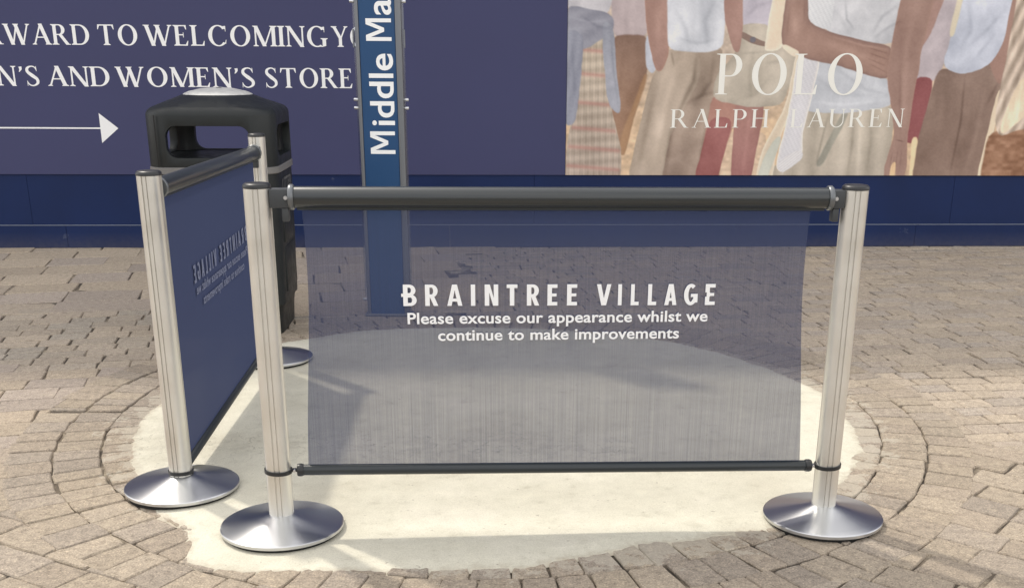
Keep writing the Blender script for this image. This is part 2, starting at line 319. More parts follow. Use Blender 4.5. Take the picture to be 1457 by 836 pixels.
def serif_glyph(ch, st):
    g = Glyph(*st); T, t, sw = g.T, g.t, g.sw; x = sw
    if ch == 'I': g.stem(x); w = T
    elif ch == 'L': g.stem(x); g.rect(x, x+.48, 0, t); g.q((x+.48, 0), (x+.50, .24), (x+.475, .24), (x+.40, t)); w = .50
    elif ch in 'EF':
        g.stem(x); g.rect(x, x+.46, 1-t, 1); g.q((x+.46, 1), (x+.47, .78), (x+.445, .78), (x+.38, 1-t))
        g.rect(x, x+.34, .50, .50+t); g.rect(x+.32, x+.345, .40, .64)
        if ch == 'E': g.rect(x, x+.48, 0, t); g.q((x+.48, 0), (x+.515, .24), (x+.49, .24), (x+.40, t)); w = .51
        else: w = .46
    elif ch == 'T':
        g.stem(x+.26, top=False); g.rect(x, x+.26*2+T, 1-t, 1); e = x+.52+T
        g.q((x, 1), (x-.015, .76), (x+.012, .76), (x+.08, 1-t)); g.q((e, 1), (e+.015, .76), (e-.012, .76), (e-.08, 1-t)); w = .52+T
    elif ch == 'H': g.stem(x); g.stem(x+.50); g.rect(x, x+.5, .49, .49+t); w = .50+T
    elif ch == 'N':
        g.stem(x+.02, t*1.15); g.stem(x+.60, t*1.15, bot=False); g.diag(x+.02+T*.3, 1, x+.60+t*.2, -.02, T*1.15); w = .66
    elif ch == 'M':
        g.stem(x+.02, t*1.15); g.stem(x+.72, T); g.diag(x+.07, 1, x+.41, 0, T*1.1); g.diag(x+.75, 1, x+.41, 0, t*1.15); w = .86
    elif ch == 'A':
        g.diag(x+.02, 0, x+.34, 1, t*1.25); g.diag(x+.62, 0, x+.33, 1.02, T*1.12); g.rect(x+.14, x+.52, .33, .33+t)
        g.serif(x+.0, x+.04, 0, 1); g.serif(x+.56, x+.68, 0, 1); w = .68
    elif ch in 'VY' and ch == 'V':
        g.diag(x+.06, 1, x+.35, -.02, T*1.12); g.diag(x+.64, 1, x+.36, 0, t*1.25); g.serif(x, x+.12, 1, -1); g.serif(x+.62, x+.66, 1, -1); w = .68
    elif ch == 'Y':
        g.stem(x+.28, y1=.46, top=False); g.diag(x+.06, 1, x+.28+T/2, .42, T*1.1); g.diag(x+.62, 1, x+.28+T*.7, .42, t*1.25)
        g.serif(x, x+.12, 1, -1); g.serif(x+.60, x+.64, 1, -1); w = .66
    elif ch == 'W':
        g.diag(x+.05, 1, x+.30, -.02, T*1.1); g.diag(x+.53, 1.0, x+.31, 0, t*1.2); g.diag(x+.48, 1, x+.73, -.02, T*1.1); g.diag(x+1.0, 1, x+.74, 0, t*1.2)
        g.serif(x, x+.10, 1, -1); g.serif(x+.44, x+.54, 1, -1); g.serif(x+.98, x+1.02, 1, -1); w = 1.04
    elif ch == 'O': g.ring(x+.40, .5, .41, .52, T*1.1, t); w = .80
    elif ch in 'CG':
        g.ring(x+.40, .5, .41, .52, T*1.1, t, 42, 318 if ch == 'C' else 300, 36)
        g.q((x+.69, .98), (x+.715, .98), (x+.715, .70), (x+.69, .72)); g.q((x+.69, .98), (x+.69, .80), (x+.62, .90), (x+.60, .96))
        if ch == 'C': g.q((x+.70, .30), (x+.725, .31), (x+.70, .10), (x+.66, .13)); w = .73
        else: g.rect(x+.62, x+.62+T, .04, .42); g.serif(x+.62, x+.62+T, .42, -1); g.q((x+.62, .04), (x+.62+T, .04), (x+.60, -.01), (x+.50, 0)); w = .62+T+.03
    elif ch == 'D': g.stem(x); g.bowl(x, x+.30, 0, 1, .42, T*1.1, t); w = .72
    elif ch == 'P': g.stem(x); g.bowl(x, x+.26, .44, 1, .27, T*1.05, t); w = .53
    elif ch == 'R':
        g.stem(x); g.bowl(x, x+.26, .47, 1, .26, T*1.05, t); g.diag(x+.30, .50, x+.60, 0, T*1.1); g.rect(x+.54, x+.72, 0, g.sh); w = .66
    elif ch == 'U':
        g.stem(x, y0=.34, bot=False); g.stem(x+.56, t*1.2, y0=.34, bot=False)
        cx = (x + x+.56+t*1.2)/2; rx = (.56+t*1.2)/2
        for k in range(24):
            a, b = [math.radians(180+180*(k+i)/24) for i in (0, 1)]
            f = lambda q: T + (t*1.2-T)*(q-math.radians(180))/PI
            g.q((cx+rx*math.cos(a), .34+.36*math.sin(a)), (cx+rx*math.cos(b), .34+.36*math.sin(b)),
                (cx+(rx-f(b))*math.cos(b), .34+(.36-t*1.3)*math.sin(b)), (cx+(rx-f(a))*math.cos(a), .34+(.36-t*1.3)*math.sin(a)))
        w = .62
    elif ch == 'S':
        g.path([(.43+x, .80), (.36+x, .95), (.22+x, .99), (.07+x, .90), (.06+x, .72), (.24+x, .52), (.42+x, .33), (.42+x, .13), (.25+x, .01), (.09+x, .06), (.01+x, .22)],
               [t*.5, t, t*1.1, T*.75, T*.9, T*1.15, T*.9, T*.75, t*1.1, t, t*.5])
        g.q((x+.41, 1.0), (x+.435, 1.0), (x+.445, .74), (x+.42, .76)); g.q((x+.0, .27), (x+.025, .25), (x+.02, -.01), (x-.0, .0)); w = .48
    elif ch == "'": g.path([(x+.09, .97), (x+.10, .84), (x+.03, .70)], [.13, .10, .02]); w = .14
    else: w = .1
    return g.P, w + 2*sw
def serif_line(txt, st, gap=0., space=.26):
    out = []; x = 0
    for ch in txt:
        if ch == ' ': x += space; continue
        P, w = serif_glyph(ch, st)
        out += [[(px + x, py) for px, py in p_] for p_ in P]; x += w + gap
    return out, x - gap
def put_polys(bm, polys, fn, lift):
    for i, p_ in enumerate(polys):
        try: bm.faces.new([bm.verts.new(fn(x, y, lift + (i % 60)*4e-6)) for x, y in p_])
        except ValueError: pass
def flip_to(o, d):
    me = o.data
    for f in me.polygons:
        if f.normal.dot(Vector(d)) < 0: f.flip()
def letter_obj(name, bm, material, parent, d):
    me = bpy.data.meshes.new(name); bm.normal_update()
    for f in bm.faces:
        if f.normal.dot(Vector(d)) < 0: f.normal_flip()
    bm.to_mesh(me); bm.free(); me.materials.append(material)
    o = bpy.data.objects.new(name, me); col.objects.link(o); o.parent = parent; return o
def font_polys(txt, size=1., bold=0., spacing=1.):
    cu = bpy.data.curves.new('text_shape', 'FONT'); cu.body = txt; cu.size = size; cu.offset = bold; cu.space_character = spacing
    cu.resolution_u = 5
    o = bpy.data.objects.new('text_shape', cu); col.objects.link(o)
    dg = bpy.context.evaluated_depsgraph_get(); me = bpy.data.meshes.new_from_object(o.evaluated_get(dg))
    V = [v.co.xy for v in me.vertices]; P = [[tuple(V[i]) for i in f.vertices] for f in me.polygons]
    bpy.data.objects.remove(o); bpy.data.curves.remove(cu); bpy.data.meshes.remove(me)
    xs = [x for p_ in P for x, y in p_]; x0, x1 = min(xs), max(xs)
    return [[((x - x0)/(x1 - x0), y) for x, y in p_] for p_ in P], x1 - x0      # x normalised to 0..1

# ------------------------------------------------------------------ ground
bm = bmesh.new()
S_ = 800
bm.faces.new([bm.verts.new(v) for v in ((-S_, -S_, -.007), (S_, -S_, -.007), (S_, S_, -.007), (-S_, S_, -.007))])
o = obj('ground', bm, M['joint']); o['kind'] = 'structure'

PC = Vector((-.15, 4.13))
patch_px = [(187,640),(200,600),(235,570),(330,500),(420,485),(520,470),(650,466),(800,470),(960,487),(1080,520),(1170,560),(1212,606),(1229,646),(1197,690),
            (1090,756),(1020,764),(960,773),(905,777),(850,789),(790,800),(745,809),(680,810),(590,815),(500,814),(410,815),(330,811),(262,803),(269,776),(262,750),(225,729),(200,690)]
pp = [on_ground(*q).xy for q in patch_px]
def patch_r(th):
    best = 1.4
    return best
ang = sorted([(math.atan2(p_.y-PC.y, p_.x-PC.x), (p_-PC).length) for p_ in pp])
AA = np.array([a for a, r in ang]); RR = np.array([r for a, r in ang])
AA = np.concatenate([AA-2*PI, AA, AA+2*PI]); RR = np.concatenate([RR]*3)
def patch_r(th): return float(np.interp(th, AA, RR))
rng = random.Random(5)
bm = bmesh.new(); rim = bm.verts.layers.float.new('rim'); N = 620; outer = []; rings = [[] for _ in range(3)]
wob = [rng.uniform(0, 6.28) for _ in range(12)]
for k in range(N):
    th = -PI + 2*PI*k/N
    w = sum(math.sin(th*f_ + wob[i] + math.sin(th*3+i))*a_*(.5+.5*math.sin(th*5.3+i*2)) for i, (f_, a_) in enumerate(((17, .008), (31, .005), (53, .0035), (97, .0025), (151, .002), (223, .002))))
    w = w*.75 + rng.uniform(-.002, .002)
    r = patch_r(th) + w
    d = Vector((math.cos(th), math.sin(th)))
    for i, (dr, z) in enumerate(((.012, -.004), (-.008, .0025), (-.075, .0075))):
        q = PC + d*(r + dr); rings[i].append(bm.verts.new((q.x, q.y, z + (rng.uniform(-.001, .001) if i == 1 else 0))))
for a, b in zip(rings, rings[1:]):
    for k in range(N): bm.faces.new((a[k], a[(k+1) % N], b[(k+1) % N], b[k]))
for i in (0, 1):
    for v in rings[i]: v[rim] = (1., .75)[i]
bm.faces.new(rings[-1])
o = obj('concrete_patch', bm, M['concrete']); o['kind'] = 'structure'

# paving: rings of blocks round the patch, straight courses beyond
def clip_half(poly, P, n):                    # keep the side where (x-P).n >= 0
    out = []
    for i in range(len(poly)):
        a, b = poly[i], poly[(i+1) % len(poly)]
        da, db = (a-P).dot(n), (b-P).dot(n)
        if da >= 0: out.append(a)
        if da*db < 0: out.append(a + (b-a)*(da/(da-db)))
    return out
blocks = []
def inset(poly, d):
    n = len(poly); out = []
    area = sum(poly[i].x*poly[(i+1) % n].y - poly[(i+1) % n].x*poly[i].y for i in range(n))
    if area < 0: poly = poly[::-1]
    for i in range(n):
        a, b, c = poly[i-1], poly[i], poly[(i+1) % n]
        e1, e2 = (b-a), (c-b)
        if e1.length < 1e-5 or e2.length < 1e-5: return None
        e1.normalize(); e2.normalize()
        n1, n2 = Vector((-e1.y, e1.x)), Vector((-e2.y, e2.x))
        k = n1 + n2
        if k.length < .05: return None
        k = k/max(.3, k.dot(n1)); out.append(b + k*d)
    return out
def add_block(poly, tone, zlev=.0016):
    c = sum(poly, Vector((0, 0)))/len(poly)
    n = len(poly); q = []; w_ = .0032 if tone in ('slab', 'slab_lightened') else .0026
    if n <= 4 and min((poly[i]-poly[i-1]).length for i in range(n)) > .03:
        for i in range(n):
            a_, b_ = poly[i], poly[(i+1) % n]; e_ = (b_-a_); L_ = e_.length; nn_ = Vector((-e_.y, e_.x))/L_
            for f_ in (.007/L_, .35, .68, 1-.007/L_): q.append(a_ + e_*f_ + nn_*rng.uniform(-w_, w_)*(1 if .1 < f_ < .9 else .4))
        poly = q
    blocks.append((poly, c, tone, zlev))
def ring_rows(rows, a0, a1):
    r = rows[0][0]
    for (r0, r1, wd) in rows:
        th = a0 + rng.uniform(0, .05)
        while th < a1:
            dth = wd*rng.uniform(.82, 1.2)/((r0+r1)/2); e = min(th+dth, a1)
            j = lambda: rng.uniform(-.0045, .0045)
            pts = []
            for rr, t_ in ((r0, th), (r0, e), (r1, e), (r1, th)):
                sk = .008*math.sin(3*t_) + .006*math.sin(7*t_+1)
                pts.append(PC + Vector((math.cos(t_ + j()*.6), math.sin(t_ + j()*.6)))*(rr + j() + sk))
            add_block(pts, 'ring'); th = e
R1, R2, RF = 1.30, 1.755, 2.36
ring_rows([(1.30, 1.445, .098), (1.445, 1.60, .10), (1.60, 1.755, .105)], math.radians(-180), math.radians(180))
FA0, FA1 = math.radians(-148), math.radians(-26)
def course_zone(angle, row_h, bw, inside, tone, zlev, x0=-7, x1=9, y0=1.0, y1=9.2, jit=.004):
    ca, sa = math.cos(angle), math.sin(angle)
    ex, ey = Vector((ca, sa)), Vector((-sa, ca)); O_ = Vector((1, 4))
    v = -9.; k = 0
    while v < 9:
        h = row_h*rng.uniform(.9, 1.12); u = -11 + rng.uniform(0, bw)
        while u < 11:
            w = bw*rng.uniform(.75, 1.3); c = O_ + ex*(u+w/2) + ey*(v+h/2)
            if x0 < c.x < x1 and y0 < c.y < y1 and inside(c):
                j = lambda: rng.uniform(-jit, jit)
                pts = [O_ + ex*(u+a*w+j()) + ey*(v+b_*h+j()) for a, b_ in ((0, 0), (1, 0), (1, 1), (0, 1))]
                d = c - PC; th = math.atan2(d.y, d.x)
                front = FA0 < th < FA1
                rr = R2 - .03
                n = d.normalized(); pts = clip_half(pts, PC + n*rr, n)
                if len(pts) >= 3: add_block(pts, tone, zlev)
            u += w
        v += h
def outside(c):
    d = c - PC; th = math.atan2(d.y, d.x); rr = R2 - .12
    return d.length > rr
left = lambda c: c.x < -.4
A13 = math.radians(13)
course_zone(A13, .30, .42, lambda c: outside(c) and left(c) and c.y > 5.98 + .05*c.x, 'slab_lightened', 0., jit=.008)
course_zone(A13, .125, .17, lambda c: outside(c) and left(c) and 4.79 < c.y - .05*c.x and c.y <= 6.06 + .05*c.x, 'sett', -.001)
course_zone(A13, .15, .25, lambda c: outside(c) and left(c) and c.y - .05*c.x <= 4.85 and c.y > 3.35, 'slab', 0.)
course_zone(math.radians(-29), .135, .18, lambda c: outside(c) and left(c) and c.y <= 3.44, 'ring', -.001)
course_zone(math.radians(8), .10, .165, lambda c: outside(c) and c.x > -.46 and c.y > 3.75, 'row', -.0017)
course_zone(math.radians(-40), .135, .175, lambda c: outside(c) and not left(c) and c.y <= 3.86, 'ring', -.0005)
tones = {'slab_lightened': [(.42, .355, .25), (.44, .375, .265), (.395, .34, .25), (.37, .325, .265)],  # far slabs, setts and rows: colour lightened against the shade there
         'ring': [(.338, .285, .220), (.315, .265, .212), (.352, .30, .236), (.29, .252, .214)],
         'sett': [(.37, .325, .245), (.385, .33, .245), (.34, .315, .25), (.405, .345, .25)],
         'slab': [(.375, .315, .222), (.395, .335, .235), (.35, .30, .225), (.325, .285, .235)],
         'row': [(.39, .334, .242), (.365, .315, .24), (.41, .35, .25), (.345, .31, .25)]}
bm = bmesh.new(); tint = bm.loops.layers.float_color.new('block_tint')
for poly, c, tone, zl in blocks:
    d = c - PC
    if d.length < patch_r(math.atan2(d.y, d.x)) - .16: continue
    gap = rng.choice((.0008, .0016, .0026, .004)) + (.0012 if c.y > 4.6 else 0) ; bev = rng.uniform(.0025, .0048)
    a = inset(poly, gap); b = inset(poly, gap + bev)
    if not a or not b: continue
    tx, ty = rng.gauss(0, .010), rng.gauss(0, .010); dz = rng.gauss(0, .0009) + zl
    z = lambda p_: dz + (p_.x-c.x)*tx + (p_.y-c.y)*ty
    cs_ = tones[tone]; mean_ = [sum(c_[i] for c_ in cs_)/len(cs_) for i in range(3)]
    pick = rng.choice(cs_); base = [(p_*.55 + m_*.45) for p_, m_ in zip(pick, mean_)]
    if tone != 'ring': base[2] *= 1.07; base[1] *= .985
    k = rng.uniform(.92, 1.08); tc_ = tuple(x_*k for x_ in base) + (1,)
    bo = [bm.verts.new((p_.x, p_.y, -.016)) for p_ in a]
    mi = [bm.verts.new((p_.x, p_.y, z(p_) - .0045)) for p_ in a]
    tp = [bm.verts.new((p_.x, p_.y, z(p_))) for p_ in b]
    n = len(a); fs = [bm.faces.new(tp)]
    for i in range(n):
        j = (i+1) % n; fs += [bm.faces.new((mi[i], mi[j], tp[j], tp[i])), bm.faces.new((bo[i], bo[j], mi[j], mi[i]))]
    for f in fs:
        for l in f.loops: l[tint] = tc_
me = bpy.data.meshes.new('paving'); bm.to_mesh(me); bm.free(); me.materials.append(M['paver'])
o = bpy.data.objects.new('pavement', me); col.objects.link(o); o['kind'] = 'structure'

# ------------------------------------------------------------------ hoarding
W0, W1 = Vector((-3.7849, 7.9165, 0)), Vector((3.6105, 8.3268, 0))
WD = (W1 - W0).normalized(); WA = math.atan2(WD.y, WD.x); WN = Vector((WD.y, -WD.x, 0))      # WN faces the camera
def wall_xy(u, v):
    p_ = on_plane(u, v, W0, WN); return ((p_ - W0).dot(WD), p_.z)
hoard = thing('hoarding', 'dark blue shop hoarding, raised out of view to cast shade, with white serif lettering, an arrow and a large fashion poster', 'hoarding', W0, WA)
ZB = wall_xy(700, 249)[1]; ZP = wall_xy(700, 320)[1]; HT = 6.5; WL, WR = -3.5, 12.  # HT: unseen upper height of the hoarding, added to shade the back paving
PX0 = wall_xy(807, 120)[0]
bm = bmesh.new(); box(bm, (WL, 0, ZB), (PX0-.0015, .06, HT), .0015, 1)
obj('navy_panel', bm, M['hoard'], hoard)
bm = bmesh.new()
edges = [WL, wall_xy(42, 290)[0], wall_xy(760, 290)[0], wall_xy(1355, 290)[0], WR]
for a, b in zip(edges, edges[1:]): box(bm, (a+.0008, .010, ZP+.003), (b-.0008, .06, ZB-.001), .001, 1)
obj('lower_board', bm, M['navy'], hoard)
bm = bmesh.new()
edges = [WL, wall_xy(95, 335)[0], wall_xy(640, 335)[0], wall_xy(1302, 335)[0], WR]
for a, b in zip(edges, edges[1:]): box(bm, (a+.0008, .004, .0), (b-.0008, .06, ZP-.002), .001, 1)
sk = obj('skirting', bm, M['navy'], hoard)
bm = bmesh.new(); box(bm, (WL, .0025, ZP-.0015), (WR, .05, ZP+.0025))
obj('trim_strip', bm, M['white_trim'], hoard)

GAR = (.148, .058, .036, .075, .05)
def wall_text(bm, txt, u0, u1, vb0, vb1, vtop, st, gap=.025, space=.26):
    P, w = serif_line(txt, st, gap, space)
    x0, z0 = wall_xy(u0, vb0); x1, z1 = wall_xy(u1, vb1); cap = wall_xy(u0, vb0 - vtop)[1] - z0
    put_polys(bm, P, lambda x, y, l: (x0 + (x1-x0)*x/w, -l, z0 + (z1-z0)*x/w + y*cap), .0015)
bm = bmesh.new()
for txt, u0, u1 in (('FORWARD', -74, 131), ('TO', 139, 199), ('WELCOMING', 206, 468), ('YOU', 472, 549)):
    wall_text(bm, txt, u0, u1, 63.2 + .0078*u0, 63.2 + .0078*u1, 29.3, GAR)
letter_obj('lettering', bm, M['white'], hoard, (0, -1, 0)); bm = bmesh.new()
for txt, u0, u1 in (("MEN'S", -62, 59), ('AND', 69, 160), ("WOMEN'S", 166, 365), ('STORE', 377, 504)):
    wall_text(bm, txt, u0, u1, 121.8 + .0078*u0, 121.8 + .0078*u1, 28, GAR)
letter_obj('lettering', bm, M['white'], hoard, (0, -1, 0))
bm = bmesh.new()
xa, za = wall_xy(143, 182.5); xt = wall_xy(168.5, 182.5)[0]; zu = wall_xy(143, 161)[1]; zd = wall_xy(143, 203.5)[1]; xl = wall_xy(-60, 182.5)[0]
zc = wall_xy(-60, 181.5)[1]; h = .0048
bm.faces.new([bm.verts.new(q) for q in ((xl, -.0016, zc-h), (xa, -.0016, za-h), (xa, -.0016, za+h), (xl, -.0016, zc+h))])
bm.faces.new([bm.verts.new(q) for q in ((xa, -.0018, zd), (xt, -.0018, za), (xa, -.0018, zu))])
letter_obj('arrow', bm, M['white'], hoard, (0, -1, 0))

# ---- the printed poster: a colour print painted shape by shape
def lin(c): c = np.asarray(c)/255.; return np.where(c < .04045, c/12.92, ((c+.055)/1.055)**2.4)
PW, PH = 760, 300
bx = np.linspace(12, 1640, PW)[None, :]*np.ones((PH, 1)); by = np.linspace(-60, 560, PH)[:, None]*np.ones((1, PW))
rs = np.random.RandomState(3)
def smooth_noise(sx_, sy_, amp, seed):
    r_ = np.random.RandomState(seed); a = r_.rand(int(PH/sy_)+3, int(PW/sx_)+3)
    yy = np.linspace(0, a.shape[0]-2.01, PH); xx = np.linspace(0, a.shape[1]-2.01, PW)
    yi, xi = yy.astype(int), xx.astype(int); fy, fx = (yy-yi)[:, None], (xx-xi)[None, :]
    fy = fy*fy*(3-2*fy); fx = fx*fx*(3-2*fx)
    A = a[np.ix_(yi, xi)]; B = a[np.ix_(yi, xi+1)]; C = a[np.ix_(yi+1, xi)]; D = a[np.ix_(yi+1, xi+1)]
    return ((A*(1-fx)+B*fx)*(1-fy)+(C*(1-fx)+D*fx)*fy - .5)*2*amp
img = np.zeros((PH, PW, 3)); img[:] = (178, 166, 156)
img += smooth_noise(14, 8, 22, 1)[..., None]*np.array([1, .95, .85]) + smooth_noise(5, 4, 12, 2)[..., None]
t_ = np.clip((by-150)/250, 0, 1)[..., None]; img = img*(1-t_) + (img*np.array([1.06, 1.0, .9]))*t_
def sdf(poly):
    P = np.array(poly, float); d = np.full(bx.shape, 1e9); ins = np.zeros(bx.shape, bool)
    for i in range(len(P)):
        (x1, y1), (x2, y2) = P[i], P[(i+1) % len(P)]
        ex, ey = x2-x1, y2-y1; L = ex*ex+ey*ey+1e-9
        tt = np.clip(((bx-x1)*ex+(by-y1)*ey)/L, 0, 1); d = np.minimum(d, np.hypot(bx-x1-tt*ex, by-y1-tt*ey))
        cond = ((y1 > by) != (y2 > by)); xi = x1 + (by-y1)/(y2-y1+1e-12)*ex
        ins ^= cond & (bx < xi)
    return np.where(ins, d, -d)
wig = smooth_noise(30, 30, 1.6, 31) + smooth_noise(9, 9, 1.0, 32)
volume = smooth_noise(40, 90, 13, 33) + smooth_noise(16, 40, 5, 34)
def crease(pts, w, amt):
    """a soft fold in the printed cloth: darker (or lighter) line along pts"""
    global img
    P = np.array(pts, float); d = np.full(bx.shape, 1e9); al = np.zeros(bx.shape); n = len(P)-1
    for i in range(n):
        (x1, y1), (x2, y2) = P[i], P[i+1]; ex, ey = x2-x1, y2-y1
        tt = np.clip(((bx-x1)*ex+(by-y1)*ey)/(ex*ex+ey*ey), 0, 1); dd = np.hypot(bx-x1-tt*ex, by-y1-tt*ey)
        al = np.where(dd < d, (i+tt)/n, al); d = np.minimum(d, dd)
    img = img + (amt*np.exp(-(d/w)**2)*np.sin(np.clip(al, .03, .97)*PI)**.6)[..., None]
def shape(poly, c, soft=5., mod=None, edge=None, round_=0., c2=None):
    """printed area: colour c (to c2 downwards), soft outline, folds 'mod' in print levels, lit rim 'edge'=(colour,width)"""
    global img
    ys = [p_[1] for p_ in poly]
    for _ in range(2):                                  # round the outline
        q_ = []
        for (x1, y1), (x2, y2) in zip(poly, poly[1:] + poly[:1]):
            k_ = min(.25, 16/max(1, math.hypot(x2-x1, y2-y1)))
            q_ += [(x1+(x2-x1)*k_, y1+(y2-y1)*k_), (x2+(x1-x2)*k_, y2+(y1-y2)*k_)]
        poly = q_
    s_ = sdf(poly) + wig + 3.5; m_ = np.clip(.5 + s_/soft, 0, 1); m_ = m_*m_*(3-2*m_)
    cc = np.zeros(img.shape); cc[:] = c
    if c2 is not None:
        k = np.clip((by-min(ys))/(max(ys)-min(ys)), 0, 1)[..., None]; cc = cc*(1-k)+np.array(c2, float)*k
    cc = cc + (volume - (7 + round_)*np.exp(-np.clip(s_, 0, None)/16))[..., None]
    if mod is not None: cc = cc + mod[..., None]
    if edge is not None:
        ec, ew = edge; k = np.exp(-np.clip(s_, 0, None)/ew)[..., None]; cc = cc*(1-k)+np.array(ec, float)*k
    img = img*(1-m_[..., None]) + cc*m_[..., None]
fold = lambda ax, ay, fr, amp, ph=0: amp*np.sin((bx*ax+by*ay)*fr+ph + smooth_noise(60, 40, 1.6, 9))
cl = 10 - 15*np.abs(smooth_noise(34, 44, 1, 4)+smooth_noise(14, 17, .35, 41)) - 9*np.abs(smooth_noise(13, 19, 1, 5)) + smooth_noise(7, 8, 3, 42)
# pale cloth and people behind, left to right
shape([(145,-60),(262,-60),(262,120),(160,122)], (172,163,172), 8, cl)
shape([(158,118),(264,116),(264,232),(215,420),(197,500),(188,440),(150,330)], (118,94,84), 8, cl*.8, c2=(128,96,74))
shape([(264,232),(262,260),(225,380),(196,500),(192,440)], (146,114,86), 10)
shape([(12,-60),(150,-60),(142,50),(12,40)], (184,188,202), 6, cl)
pl = 14*np.cos((by+bx*.08)*2*PI/36) + 9*np.cos((bx-by*.06)*2*PI/21) + 6*np.sin(bx*2*PI/9)
shape([(58,130),(135,112),(152,330),(190,480),(190,570),(12,570),(24,440),(48,330)], (166,158,146), 5, pl*.8, c2=(150,140,134))
for yy in (165, 240, 330, 410, 470, 530):
    s_ = sdf([(58,130),(135,112),(152,330),(190,480),(190,570),(12,570),(24,440),(48,330)]); k = np.clip(.5+s_/6, 0, 1)*np.exp(-((by-yy-(bx-100)*.08)/7)**2)*.6
    img = img*(1-k[..., None]) + np.array([158,110,106])*k[..., None]
shape([(12,22),(150,52),(158,100),(60,165),(12,120)], (128,134,154), 6, fold(.3, 1, .12, 6))
shape([(12,100),(62,110),(56,260),(40,390),(12,395)], (124,132,154), 6, fold(1, .2, .18, 6))
shape([(126,70),(155,95),(166,230),(187,345),(178,362),(150,330),(132,180)], (134,142,162), 5, cl)
shape([(262,110),(290,118),(296,200),(284,240),(262,200)], (176,186,206), 6, cl)
# figure in white tee, hand in pocket
shape([(340,150),(500,150),(500,310),(470,440),(445,570),(322,570),(338,440)], (142,130,120), 5, fold(1, .25, .07, 6)+cl, c2=(132,116,108))
shape([(336,155),(425,160),(432,250),(402,310),(345,430),(325,570),(222,570),(252,400),(285,250)], (169,158,148), 5, fold(1, .18, .09, 6)+cl*.6, round_=10)
shape([(250,-60),(322,-60),(328,130),(330,178),(306,238),(286,195),(262,92)], (142, 112, 106), 5, cl*.6, edge=((150,116,106), 4))
shape([(322,-60),(500,-60),(500,150),(455,166),(380,160),(332,158)], (187,197,214), 6, cl+fold(1, .5, .05, 5))
# figure in pale shorts
shape([(548,-60),(662,-60),(655,90),(560,90)], (166,166,186), 6, cl)
shape([(520,420),(656,420),(652,570),(500,570)], (186,166,146), 6, smooth_noise(6, 4, 18, 8))
shape([(480,300),(566,320),(545,400),(525,470),(505,570),(434,570),(462,450)], (148,108,100), 5, cl*.6)
shape([(478,372),(545,376),(525,470),(505,570),(434,570),(462,450)], (124,70,72), 5, cl*.6)
shape([(553,320),(645,325),(628,440),(615,570),(553,570),(556,450)], (140,102,98), 5, cl*.6, c2=(122,76,78))
shape([(552,80),(640,78),(665,150),(740,165),(702,330),(600,338),(478,312),(488,235),(548,172)], (170,166,158), 5, cl+fold(.8, .5, .06, 6), round_=10)
shape([(548,100),(600,126),(640,138),(640,146),(596,138),(550,114)], (112,94,88), 4)
shape([(494,-60),(548,-60),(556,90),(552,166),(538,160),(505,70)], (146, 115, 110), 5, cl*.6)
shape([(588,122),(598,122),(598,132),(588,132)], (90,90,104), 4)
# central figure
kn = 7*np.sin((bx+by*.6)*2*PI/13)*np.sin(by*2*PI/11)
shape([(770,350),(900,352),(1056,332),(1062,570),(640,570),(700,520),(760,500)], (171,167,158), 5, 9*np.sin((bx-by*.04)*2*PI/62)+cl*.7, c2=(161,156,148))
shape([(900,352),(914,352),(842,520),(826,520)], (134,136,130), 8)
shape([(735,165),(760,170),(745,300),(712,390),(690,470),(684,570),(634,570),(648,480),(690,390),(715,330)], (194, 184, 168), 5, None, edge=((220,217,207), 5))
shape([(688,440),(706,430),(690,490),(664,570),(640,570),(655,500)], (182,190,186), 6)
shape([(652,-60),(696,-60),(690,150),(640,162),(634,150)], (198, 187, 171), 5, None, edge=((222,219,210), 7))
shape([(825,-60),(1060,-60),(1058,40),(1040,134),(920,132),(835,105),(800,60)], (182,190,204), 5, cl+fold(.8, .6, .07, 6))
shape([(785,180),(870,196),(960,232),(1028,246),(1052,332),(900,356),(770,348)], (178,188,204), 5, cl*.8+fold(.15, 1, .06, 4))
shape([(748,-60),(832,-60),(832,92),(770,78),(752,70)], (196,205,218), 4, kn)
shape([(740,165),(808,180),(792,290),(768,420),(778,500),(706,546),(698,505),(720,400),(732,285)], (194,200,214), 4, kn, edge=((226,226,226), 4))
shape([(704,506),(772,472),(780,500),(710,548)], (204,209,220), 4, 8*np.sin((bx*.8+by)*2*PI/9))
shape([(690,-60),(750,-60),(755,72),(832,106),(940,132),(1032,146),(1032,248),(955,232),(868,202),(760,182),(684,146)], (134, 107, 100), 5, cl*.5, edge=((108,84,80), 8), c2=(140,112,104))
shape([(684,140),(740,164),(735,180),(700,160)], (210,203,190), 5)
shape([(1128,-60),(1204,-60),(1152,112),(1112,165)], (144, 116, 112), 5, cl*.5)
shape([(1190,-60),(1238,-60),(1220,105),(1182,250),(1112,260),(1112,165),(1150,112)], (168,163,176), 6, cl)
shape([(1108,246),(1170,244),(1152,440),(1104,452)], (120,62,68), 6)
shape([(1128,436),(1142,436),(1148,556),(1134,556)], (216,198,164), 5)
shape([(1050,-60),(1146,-60),(1122,150),(1112,300),(1106,432),(1118,520),(1110,556),(1088,548),(1080,520),(1062,552),(1048,548),(1060,470),(1072,420),(1050,332),(1028,248),(1028,150)], (138, 112, 106), 5, cl*.5, edge=((142,114,106), 4))
shape([(1070,518),(1082,510),(1080,556),(1068,556)], (214,186,150), 4)
